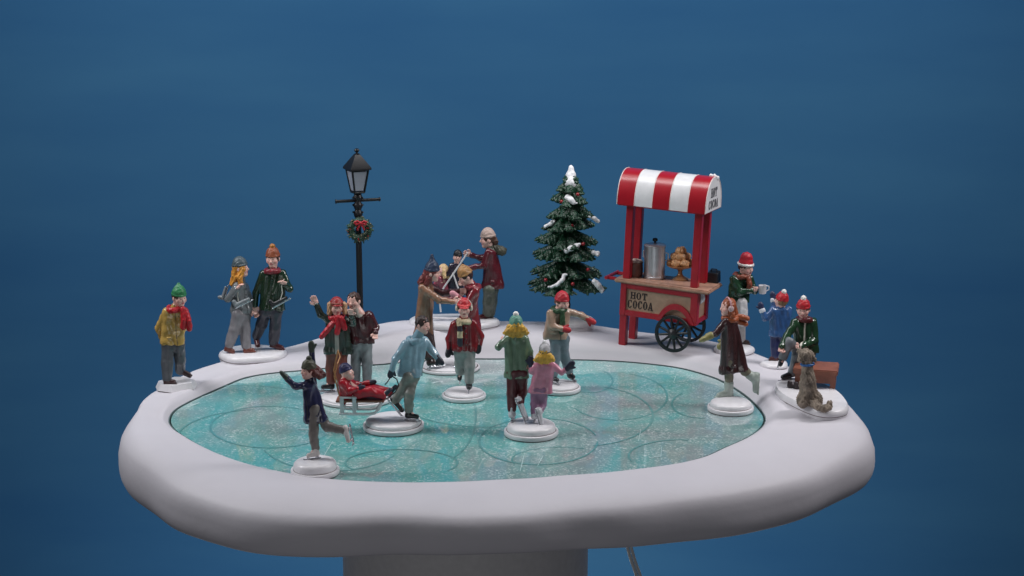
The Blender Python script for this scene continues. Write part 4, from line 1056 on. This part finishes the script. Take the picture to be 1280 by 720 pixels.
for i in range(44):
    a = rg.uniform(0, 6.283); t_ = rg.uniform(-5.5, 5.8) * k; p = wc + A([math.cos(a), 0, math.sin(a)]) * (11 * k + t_) + A([0, -1, 0]) * (math.sqrt(max(0, 36 - (t_ / k) ** 2)) * .8 * k)
    (M2 if i % 4 == 0 else M).lathe([(.1, -.8 * k), (.7 * k, -.4 * k), (.8 * k, 0), (.7 * k, .4 * k), (.1, .8 * k)], p, 8)
M.build('beads', paint('b6a88c', .25, .1, metal=.4), wr); M2.build('berries', paint('a3202a', .25), wr)
B_ = Clay(); bp_ = LJ(451, 279, -18)
for sd in (-1, 1):
    B_.path([bp_, bp_ + A([sd * 4, -1, 2.6]) * k, bp_ + A([sd * 7, -1, 1.6]) * k, bp_ + A([sd * 5.5, -1, -1.4]) * k, bp_], 1.1 * k, 1.4 * k, .6)
    B_.path([bp_, bp_ + A([sd * 2.4, -.6, -4]) * k, bp_ + A([sd * 4.0, 0, -8]) * k], 1.1 * k, 1.3 * k, .6)
B_.ell(bp_, A([1.7, 1.5, 1.6]) * k); B_.build('bow', paint('a81e2a', .35), wr, h=.55)

# ------------------------------------------------------------------ fir tree
at = ground(713, 405); k = np.linalg.norm(at - CAM) / 1906
tree = thing('fir_tree', 'small dark green fir tree with snow on its boughs and red baubles', 'tree', at)
TJ = lambda x, y, d=0: on_y(x, y, at[1] + d)
M = MB(); R_ = 30 * k
M.lathe([(R_ - 1, -9), (R_ - .8, .4)], at, 48); M.lathe([(R_, .8), (R_ + .4, 2), (R_ - .4, 6), (R_ - 3, 8.5), (R_ * .6, 11), (R_ * .25, 12.5), (R_ * .05, 13)], at, 48, wob=.02, seed=3)
M.build('base', [WHITE, paint('5a4a48', .6)], tree)
tX = lambda yy: TJ(706.5 + (360 - yy) / 150 * 7.5, 300)[0]
tx = tX(350); TZ = lambda y: TJ(713.5, y)[2]
T = Clay(); T.cone((tx + 3, at[1], at[2] + 8), (tx, at[1], TZ(330)), 4.6 * k, 4.0 * k); T.wrinkle(.6, 5, 3); T.build('trunk', paint('1a1412', .6, .3), tree, h=.8)
Cn = Clay(); rg = np.random.default_rng(12); tips = []
Cn.cone((tx, at[1], TZ(350)), (tx, at[1], TZ(300)), 11 * k, 9 * k, 2); Cn.cone((tX(300), at[1], TZ(300)), (tX(216), at[1], TZ(216)), 9 * k, 3 * k, 2)
tiers = [(359, 49, 9, .0), (341, 44, 8, .4), (321, 43, 9, .1), (304, 40, 8, .5), (284, 34, 8, .2), (269, 31, 7, .7), (253, 24, 7, .1), (240, 18, 6, .5), (228, 11, 5, .2)]
for yy, rad, n, ph in tiers:
    tx = tX(yy)
    for i in range(n):
        a = 2 * math.pi * (i + ph + rg.uniform(-.22, .22)) / n; L_ = rad * k * rg.uniform(.8, 1.05)
        o = A([math.cos(a), math.sin(a), 0]); sd = A([-math.sin(a), math.cos(a), 0])
        z = TZ(yy) + rg.uniform(-2.5, 2.5) * k
        p0 = A([tx, at[1], z + 15 * k * (.5 + L_ / 90)]); p1 = A([tx, at[1], z + 3.0 * k]) + o * L_ * .62; p2 = A([tx, at[1], z + 1.5 * k]) + o * L_
        w = .55 + .45 * min(1, L_ / (36 * k))
        Cn.cone(p0, p1, 6.0 * k * w, 6.6 * k * w, 1.6); Cn.cone(p1, p2, 6.6 * k * w, 1.2 * k, 1.2)
        tips.append((p1, p2, o))
        for t_, len_ in ((.4, .40), (.65, .34), (.88, .18)):
            for s_ in (-1, 1):
                b0 = p0 + (p1 - p0) * min(1, t_ / .62) if t_ < .62 else p1 + (p2 - p1) * ((t_ - .62) / .38)
                ln = len_ * L_ * rg.uniform(.8, 1.1)
                b1 = b0 + (sd * s_ * .8 + o * .65 + A([0, 0, -.28])) * ln
                Cn.cone(b0, b1, 3.0 * k * w, .9 * k, .9)
        for t_ in (.25, .5, .8):                                   # short needles hanging under and over the bough
            b0 = p0 + (p2 - p0) * t_ + A([0, 0, 1.0])
            Cn.cone(b0, b0 + o * 3 * k + A([0, 0, 2.2 * k]) + sd * rg.uniform(-2, 2), 1.5 * k, .4 * k, .3)
Cn.wrinkle(.55, 2.6, 8)
fir, nt, b = node_mat('fir_paint')
tc = nt.nodes.new('ShaderNodeTexCoord')
def noise(scale, det=3, rough=.5, dist=0.0, vec=None):
    n = nt.nodes.new('ShaderNodeTexNoise'); n.inputs['Scale'].default_value = scale; n.inputs['Detail'].default_value = det
    n.inputs['Roughness'].default_value = rough; nt.links.new(tc.outputs['Object'], n.inputs['Vector']); return n.outputs['Fac']
base = ramp(noise(500, 3), [(.35, '10291c'), (.65, '1c4730')])
base = mix(ramp(noise(900, 2, .6), [(.69, '000000'), (.77, 'ffffff')]), base, '8fae9f')
nt.links.new(base, b.inputs['Base Color']); b.inputs['Roughness'].default_value = .3
Cn.build('crown', fir, tree, h=.6)
sn = paint('e4e4e8', .45, .04, bump=.3)
def dollop(name, pts, r0, r1):
    if r1 < 6: r0, r1 = r0 * .84, r1 * .84
    K = Clay(); K.path(pts, r0 * k, r1 * k, 3)
    for p in (pts if r1 < 6 else []):
        for _ in range(2): K.ell(A(p) + rg.normal(size=3) * A([1, 1, .45]) * r1 * .6 * k, A([.62, .62, .45]) * r1 * k * rg.uniform(.6, 1.1), k=1.6)
    K.wrinkle(.4, 7, int(r0 * 10)); K.build(name, sn, tree, h=.6)
dollop('snow_cap', [TJ(714, 210), TJ(713.5, 219, -2), TJ(713, 228, -6)], 3.4, 7.4)
for pts, r0, r1 in (([(709, 247, -16), (714, 250, -19), (717, 253, -20)], 4.2, 3.4), ([(737, 271, -14), (743, 273, -12), (748, 277, -10)], 2.2, 2.6), ([(682, 283, -12), (688, 280, -14), (692, 277, -14)], 2.6, 2.6), ([(708, 314, -34), (714, 310, -33), (721, 307, -31)], 3.4, 3.8),
                    ([(742, 316, -22), (747, 317, -20)], 3.4, 3.8), ([(688, 359, -44), (696, 356, -45), (703, 350, -42), (705, 344, -38)], 2.0, 2.8), ([(743, 352, -34), (748, 357, -34), (752, 363, -32)], 4.0, 3.8)):
    dollop('snow_dollop', [TJ(*p) for p in pts], r0, r1)
for x, y, d in ((722, 243, -16), (715, 282, -26), (729, 305, -30), (701, 311, -32), (735, 337, -36), (682, 350, -42), (716, 355, -47), (702, 252, -16)):
    M = MB(); r = 2.3 * k; M.lathe([(r * math.sin(t_) + .02, -r * math.cos(t_)) for t_ in np.linspace(0, math.pi, 9)], TJ(x, y, d), 14)
    M.build('bauble', paint('8c1822', .18, .05, bump=0), tree)

# ------------------------------------------------------------------ hot cocoa cart
g0 = ground(778, 430); ku = np.linalg.norm(g0 - CAM) / 1906
yaw = math.radians(-25.5); tl_ = math.radians(2.4)                   # it leans a little towards its wheels
cu = A([math.cos(yaw) * math.cos(tl_), math.sin(yaw) * math.cos(tl_), -math.sin(tl_)]); cv = A([-math.sin(yaw), math.cos(yaw), 0]); cz = np.cross(cu, cv)
axc = A([cu, cv, cz])
og = g0 - cu * 5.5 - cv * 4 + A([0, 0, 4.6])
cart = thing('cocoa_cart', 'red wooden hot cocoa cart with a red and white striped barrel roof', 'food cart', og)
X = lambda a, b_, z: og + cu * a + cv * b_ + cz * z
red = paint('a01426', .34, .10, bump=.12, coat=.3); tan = paint('a38470', .5, .14, bump=.2); lwood = paint('a57f6c', .5, .22, bump=.3, scale=500); dark = paint('2a1a1c', .5)
blk = paint('17181c', .4, .2)
def bx(a0, a1, b0, b1, z0, z1): return X((a0 + a1) / 2, (b0 + b1) / 2, (z0 + z1) / 2), ((a1 - a0) / 2, (b1 - b0) / 2, (z1 - z0) / 2)
def boxes(name, lst, mat, parent=cart, bev=.7):
    M = MB()
    for q in lst: M.box(*bx(*q), ax=axc, bev=bev)
    return M.build(name, mat, parent)
LL_, DD, ZB, ZT_ = 114.5, 50, 40, 86
boxes('body', [(3, LL_ - 3, 2, DD - 2, ZB + 1, ZT_)], tan)
fr_ = boxes('frame', [(0, LL_, -.6, 3, ZT_ - 8, ZT_ - .2), (0, LL_, -.6, 3, ZB - 1, ZB + 7), (0, 9, -1.1, 4, ZB - 1.5, ZT_ - .4), (LL_ - 10, LL_ + .4, -1.1, 9, ZB - 1.5, ZT_ - .4),
             (0, LL_, DD - 3, DD + .6, ZT_ - 8, ZT_ - .2), (0, LL_, DD - 3, DD + .6, ZB - 1, ZB + 7), (0, 9, DD - 4, DD + 1.1, ZB - 1.5, ZT_ - .4), (LL_ - 10, LL_ + .4, DD - 9, DD + 1.1, ZB - 1.5, ZT_ - .4),
             (LL_ - 3.2, LL_ + 0, 4, DD - 4, ZB - .5, ZB + 6), (LL_ - 3.2, LL_, 4, DD - 4, ZT_ - 7, ZT_ - .6), (-.2, 3, 3, DD - 3, ZB - .5, ZB + 6), (-.2, 3, 3, DD - 3, ZT_ - 7, ZT_ - .6)], red)
for a0 in (.6,):
    for b0 in (0.2, DD - 10.5): boxes('leg', [(a0, a0 + 10.5, b0, b0 + 10.5, -9, ZB - .8)], red)
ct_ = boxes('countertop', [(-9, LL_ + 16.5, -5, DD + 7, ZT_, ZT_ + 5.5)], lwood, bev=1.6)
hd_ = boxes('handle', [(-26, -9, 4, 10, ZT_ + .2, ZT_ + 4.8), (-26, -9, DD - 10, DD - 4, ZT_ + .2, ZT_ + 4.8)], red, bev=1.5)
M = MB(); M.tube([X(-24, 2, ZT_ + 3), X(-24, DD - 2, ZT_ + 3)], 2.6, 12); M.build('handle', red, cart)
PZ = ZT_ + 5.4; RZ = 198.5
for a0 in (.6, LL_ - 13.5):
    for b0 in (3.0, DD - 12): boxes('post', [(a0, a0 + 10.5, b0, b0 + 9.5, PZ, RZ)], red)
# fender arch and wheels
WR = 26.5; WZ = 24.6; WA = 84
for b0, sg in ((-2.6, 1), (DD + 2.6, -1)):
    M = MB(); n = 28; z0 = WZ; v = []; f = []
    th0 = math.asin((ZB - 1 - z0) / 41.0)
    for i in range(n + 1):
        t_ = th0 + (math.pi - 2 * th0) * i / n
        for r_, bb in ((33.5, b0), (41.5, b0), (41.5, b0 + 2.9 * sg), (33.5, b0 + 2.9 * sg)): v.append(X(WA + r_ * .70 * math.cos(t_), bb, max(ZB - 1.2, z0 + r_ * math.sin(t_))))
    for i in range(n):
        for j in range(4): f.append((i * 4 + j, i * 4 + (j + 1) % 4, i * 4 + 4 + (j + 1) % 4, i * 4 + 4 + j))
    f += [(0, 3, 2, 1), (n * 4, n * 4 + 1, n * 4 + 2, n * 4 + 3)]
    M.add(v, f); M.build('fender', red, cart)
axle = MB(); axle.tube([X(WA, -9, WZ), X(WA, DD + 9, WZ)], 2.2, 12); axle.build('axle', blk, cart)
for b0 in (-7.0, DD + 7.0):
    wm = A([cu, cz, -cv])                                          # wheel plane: local z points out of the wheel
    M = MB(); rp_ = []
    n = 48; v = []; f = []
    for i in range(n):
        t_ = 2 * math.pi * i / n
        for r_, bb in ((WR - 4.4, -1.9), (WR - .4, -1.9), (WR, -1.4), (WR, 1.4), (WR - .4, 1.9), (WR - 4.4, 1.9)): v.append(X(WA + r_ * math.cos(t_), b0 + bb, WZ + r_ * math.sin(t_)))
    for i in range(n):
        for j in range(6): f.append((i * 6 + j, i * 6 + (j + 1) % 6, ((i + 1) % n) * 6 + (j + 1) % 6, ((i + 1) % n) * 6 + j))
    M.add(v, f); rim = M.build('wheel', blk, cart)
    for i in range(12):
        t_ = 2 * math.pi * (i + .35) / 12
        M = MB(); M.tube([X(WA + 4 * math.cos(t_), b0, WZ + 4 * math.sin(t_)), X(WA + (WR - 2.5) * math.cos(t_), b0, WZ + (WR - 2.5) * math.sin(t_))], [2.1, 1.5], 8); M.build('spoke', blk, rim)
    M = MB(); M.lathe([(.4, -3.6), (4.4, -3.4), (6.8, -2.2), (7.0, 1.8), (4.8, 3), (2.4, 4.6), (.3, 4.9)], X(WA, b0, WZ), 24, ax=wm if b0 < 0 else A([cu, cz, -cv]) * A([1, 1, -1])[:, None]); M.build('hub', blk, rim)
# striped barrel roof
RA0, RA1, RB0, RB1, RH = -9.5, LL_ + 5, -9, DD + 9, 47
bm_ = (RB0 + RB1) / 2; hw = (RB1 - RB0) / 2
def arch(t_):                                                      # cross-section of the vault, t 0..1 from front edge to back edge
    a = math.pi * t_; cx = -math.cos(a); sz_ = math.sin(a) ** .82
    return bm_ + hw * (abs(cx) ** .9) * (1 if cx > 0 else -1), RZ + RH * sz_
n = 30
stripe = [('a00f20', 0), ('d9d9dc', 1), ('a00f20', 2), ('d9d9dc', 3), ('a00f20', 4)]
wlen = (RA1 - RA0) / 5
for hcol, i5 in stripe:
    a0, a1 = RA0 + wlen * i5 + .35, RA0 + wlen * (i5 + 1) - .35
    bow = 1.0
    M = MB(); v = []; f = []
    for i in range(n + 1):
        b_, z = arch(i / n)
        nb, nz = (b_ - bm_) / hw, max(.25, (z - RZ) / RH)
        v += [X(a0, b_, z), X(a1, b_, z), X(a1, bm_ + (b_ - bm_) * .93, RZ + (z - RZ) * .93), X(a0, bm_ + (b_ - bm_) * .93, RZ + (z - RZ) * .93)]
    for i in range(n):
        for j in range(4): f.append((i * 4 + j, i * 4 + 4 + j, i * 4 + 4 + (j + 1) % 4, i * 4 + (j + 1) % 4))
    f += [(0, 1, 2, 3), (n * 4 + 3, n * 4 + 2, n * 4 + 1, n * 4)]
    M.add(v, f); st_ = M.build('roof_stripe', paint(hcol, .3, .05, bump=.05, coat=.4), cart); st_['label'] = 'red roof stripe' if i5 % 2 == 0 else 'white roof stripe'
M = MB()
for i5 in (0, 1, 2, 3, 4, 5):
    aa = RA0 + wlen * i5; M.tube([X(aa, *(lambda q: (bm_ + (q[0] - bm_) * .995, RZ + (q[1] - RZ) * .995))(arch(i / n))) for i in range(n + 1)], .75, 6)
M.build('piping', paint('d6c8c6', .4), cart)
for aa, th_, nm in ((RA1 - .2, 1.2, 'gable'), (RA0 + .2, -1.2, 'gable')):
    M = MB(); P = [arch(i / n) for i in range(n + 1)]; v = [X(aa, b_ * .995 + bm_ * .005, RZ + (z - RZ) * .99) for b_, z in P] + [X(aa - th_ * 1.5, b_ * .995 + bm_ * .005, RZ + (z - RZ) * .99) for b_, z in P]
    f = [tuple(range(n + 1)), tuple(range(2 * n + 1, n, -1))] + [(i, i + n + 1, (i + 1) % (n + 1) + n + 1, (i + 1) % (n + 1)) for i in range(n + 1)]
    M.add(v, f); gb = M.build(nm, paint('d9d8da', .4, .04), cart)
    if aa > 0: gable = gb
boxes('roof_floor', [(RA0 + .8, RA1 - .8, RB0 + .6, RB1 - .6, RZ - 1.5, RZ + .6)], red)
K = Clay(); K.path([X(RA1 - 8, bm_ + 4, RZ + RH + .5), X(RA1 - 3, bm_ + 6, RZ + RH - .2), X(RA1 - 1, bm_ + 11, RZ + RH - 3)], 2.4, 3.0, 1); K.wrinkle(.5, 4, 1); K.build('snow', sn, cart, h=.6)
# lettering: western slab letters
def glyph(ch):
    R4 = lambda x0, y0, x1, y1: [(x0, y0), (x1, y0), (x1, y1), (x0, y1)]
    if ch == 'H': return [R4(.06, 0, .28, 1), R4(.54, 0, .76, 1), R4(.26, .43, .56, .58), R4(-.02, 0, .36, .1), R4(.46, 0, .84, .1), R4(-.02, .9, .36, 1), R4(.46, .9, .84, 1)], .82
    if ch == 'T': return [R4(.27, 0, .51, 1), R4(0, .86, .78, 1), R4(.17, 0, .61, .1), R4(0, .66, .11, .9), R4(.67, .66, .78, .9)], .78
    if ch == 'A': return [[(.0, 0), (.16, 0), (.42, .86), (.38, 1), (.34, 1)], [(.52, 0), (.80, 0), (.50, 1), (.36, 1)], R4(.2, .26, .62, .38), R4(-.06, 0, .26, .09), R4(.44, 0, .88, .09)], .84
    seg = []; n_ = 24; a0, a1 = (0, 360) if ch == 'O' else (42, 318)
    for i in range(n_):
        t0, t1 = (math.radians(a0 + (a1 - a0) * (i + q) / n_) for q in (0, 1))
        def pt(t_, o): 
            return (.38 + (.38 if o else .38 - .2 * abs(math.cos(t_)) ** .8 - .06) * math.cos(t_), .5 + (.52 if o else .41) * math.sin(t_))
        seg.append([pt(t0, 0), pt(t0, 1), pt(t1, 1), pt(t1, 0)])
    if ch == 'C': seg += [R4(.56, .70, .70, 1.0), [(.58, .08), (.70, .14), (.70, .32), (.60, .26)]]
    return seg, .80
def write(text, name, c, ux, uy, h, wd, mat, parent):
    gl = [glyph(ch) for ch in text]; tot = sum(g[1] for g in gl) + .1 * (len(gl) - 1)
    sx_ = wd / tot; x = 0; M = MB(); nrmv = np.cross(ux, uy); ix = 0
    for pl_, w in gl:
        for poly in pl_:
            ix += 1
            M.prism([((x + px_) * sx_, py_ * h) for px_, py_ in poly], A(c) + nrmv * (.30 + .012 * (ix % 23)), ux, uy, .3)
        x += w + .1
    o = M.build(name, mat, parent); o['label'] = 'painted letters reading ' + text; return o
ink = paint('2e1b1c', .5, .05, bump=0)
write('HOT', 'lettering', X(14.5, 1.95, 64), cu, cz, 10, 25, ink, cart)
write('COCOA', 'lettering', X(11, 1.95, 50.5), cu, cz, 11.5, 38, ink, cart)
ink2 = paint('4a4a50', .5, .05, bump=0)
write('HOT', 'lettering', X(RA1 - .2, bm_ - 13, RZ + 19), cv, cz, 13, 26, ink2, gable)
write('COCOA', 'lettering', X(RA1 - .2, bm_ - 20, RZ + 3.5), cv, cz, 12, 40, ink2, gable)

# things standing on the counter
CT = og[2] + ZT_ + 5.6
def on_counter(x, y):
    d = ray(x, y); q0 = X(0, 0, ZT_ + 5.6); return CAM + d * (((q0 - CAM) @ cz) / (d @ cz))
p = on_counter(818, 347)
urn = thing('drink_urn', 'tall silver drink urn with black knob standing on the cart counter', 'urn', p)
M = MB(); steel = paint('c2c4ca', .32, .10, metal=.7, bump=.15)
M.lathe([(15.2, 0), (15.6, .8), (15.6, 3), (15, 3.6), (15, 45), (15.6, 45.6), (15.6, 47), (14, 48.6), (9, 50), (3, 50.6), (.3, 50.7)], p, 40); M.build('tank', steel, urn)
M = MB(); M.lathe([(1.4, 50.4), (1.4, 52), (3.4, 53), (3.8, 55), (2.8, 57), (.3, 57.6)], p, 16); M.build('knob', blk, urn)
M = MB()
for sd in (-1, 1): M.tube([p + cu * sd * 14.6 + cz * 38, p + cu * sd * 18.5 + cz * 37, p + cu * sd * 18.5 + cz * 28, p + cu * sd * 14.6 + cz * 27], 1.1, 8)
M.build('handle', steel, urn)
p = on_counter(850, 349)
stand = thing('pastry_stand', 'bronze footed stand heaped with golden brown pastries on the cart counter', 'cake stand', p)
M = MB(); brz = paint('b58a64', .3, .15, metal=.45)
M.lathe([(12, 0), (12.4, 1), (10, 2.4), (5, 5), (3.2, 8), (3.0, 12), (5, 14.5), (14, 17), (19, 19.5), (19.6, 21), (18.5, 21), (12, 18.8), (.5, 18)], p, 36); M.build('dish', brz, stand)
rg = np.random.default_rng(2); crust = paint('c59468', .4, .3, bump=.5, scale=1400); i = 0
for r_, n_, z in ((12.5, 8, 24.5), (7.5, 5, 33), (1.5, 2, 41)):
    for j in range(n_):
        a = 2 * math.pi * (j + .3 * i) / n_; i += 1
        K = Clay(); q0 = p + A([r_ * math.cos(a), r_ * math.sin(a), z + rg.uniform(-.8, .8)]); K.ell(q0, (7.0, 6.6, 5.8)); K.wrinkle(.6, 5, i); K.build('pastry', crust, stand, h=.8)
p = on_counter(793, 345)
crock = thing('cocoa_crock', 'small brown crock of marshmallows behind the front post of the cart', 'crock', p)
M = MB(); M.lathe([(10.6, 0), (11.6, 1), (12.2, 10), (11.6, 18.5), (12.5, 20), (11.8, 21), (10.6, 20)], p, 28); M.build('pot', paint('5e3630', .35, .25), crock)
K = Clay()
for j in range(7): K.ell(p + A([7.4 * math.cos(j * 1.05), 7.4 * math.sin(j * 1.05), 21]) * A([1, 1, 1]) if j < 6 else p + A([0, 0, 22.5]), (4.3, 4.3, 3.2), k=.6)
K.build('marshmallow_heap', paint('cbb4aa', .5), crock, h=.7)
p = on_counter(891.5, 352.5)
box_ = thing('cash_box', 'small black box with a sloping top on the end of the cart counter', 'box', p)
M = MB(); a_, b_ = cu, cv
V = [p + a_ * x + b_ * y + cz * z for x, y, z in ((-8.5, -7, 0), (8.5, -7, 0), (8.5, 8, 0), (-8.5, 8, 0), (-7.6, -5.4, 13.5), (7.6, -5.4, 13.5), (7.6, 7.4, 16.5), (-7.6, 7.4, 16.5))]
M.add(V, [(3, 2, 1, 0), (4, 5, 6, 7), (0, 1, 5, 4), (1, 2, 6, 5), (2, 3, 7, 6), (3, 0, 4, 7)])
bo = M.build('case', blk, box_); mdf = bo.modifiers.new('edge', 'BEVEL'); mdf.width = .9 * PX; mdf.segments = 2
M = MB(); M.tube([p - a_ * 4 + b_ * 1 + cz * 15, p - a_ * 4 + b_ * 1 + cz * 18.5, p + a_ * 4 + b_ * 1 + cz * 18.5, p + a_ * 4 + b_ * 1 + cz * 15], .8, 8); M.build('grip', blk, box_)
K = Clay(); tp = X(LL_ + 1.2, 16, ZT_ - 2)
K.box(X(LL_ + 2.0, 15, ZT_ - 8), (7, 1.3, 8), ax=A([cv, cu, cz]), rnd=1, k=0); K.wrinkle(.6, 6, 2)
tw = K.build('towel', paint('b3b6bd', .6), None, h=.7, at=X(LL_ + 2, 15, ZT_ - 16))
props(tw, 'small pale grey towel hanging from the end of the red cart', 'towel')
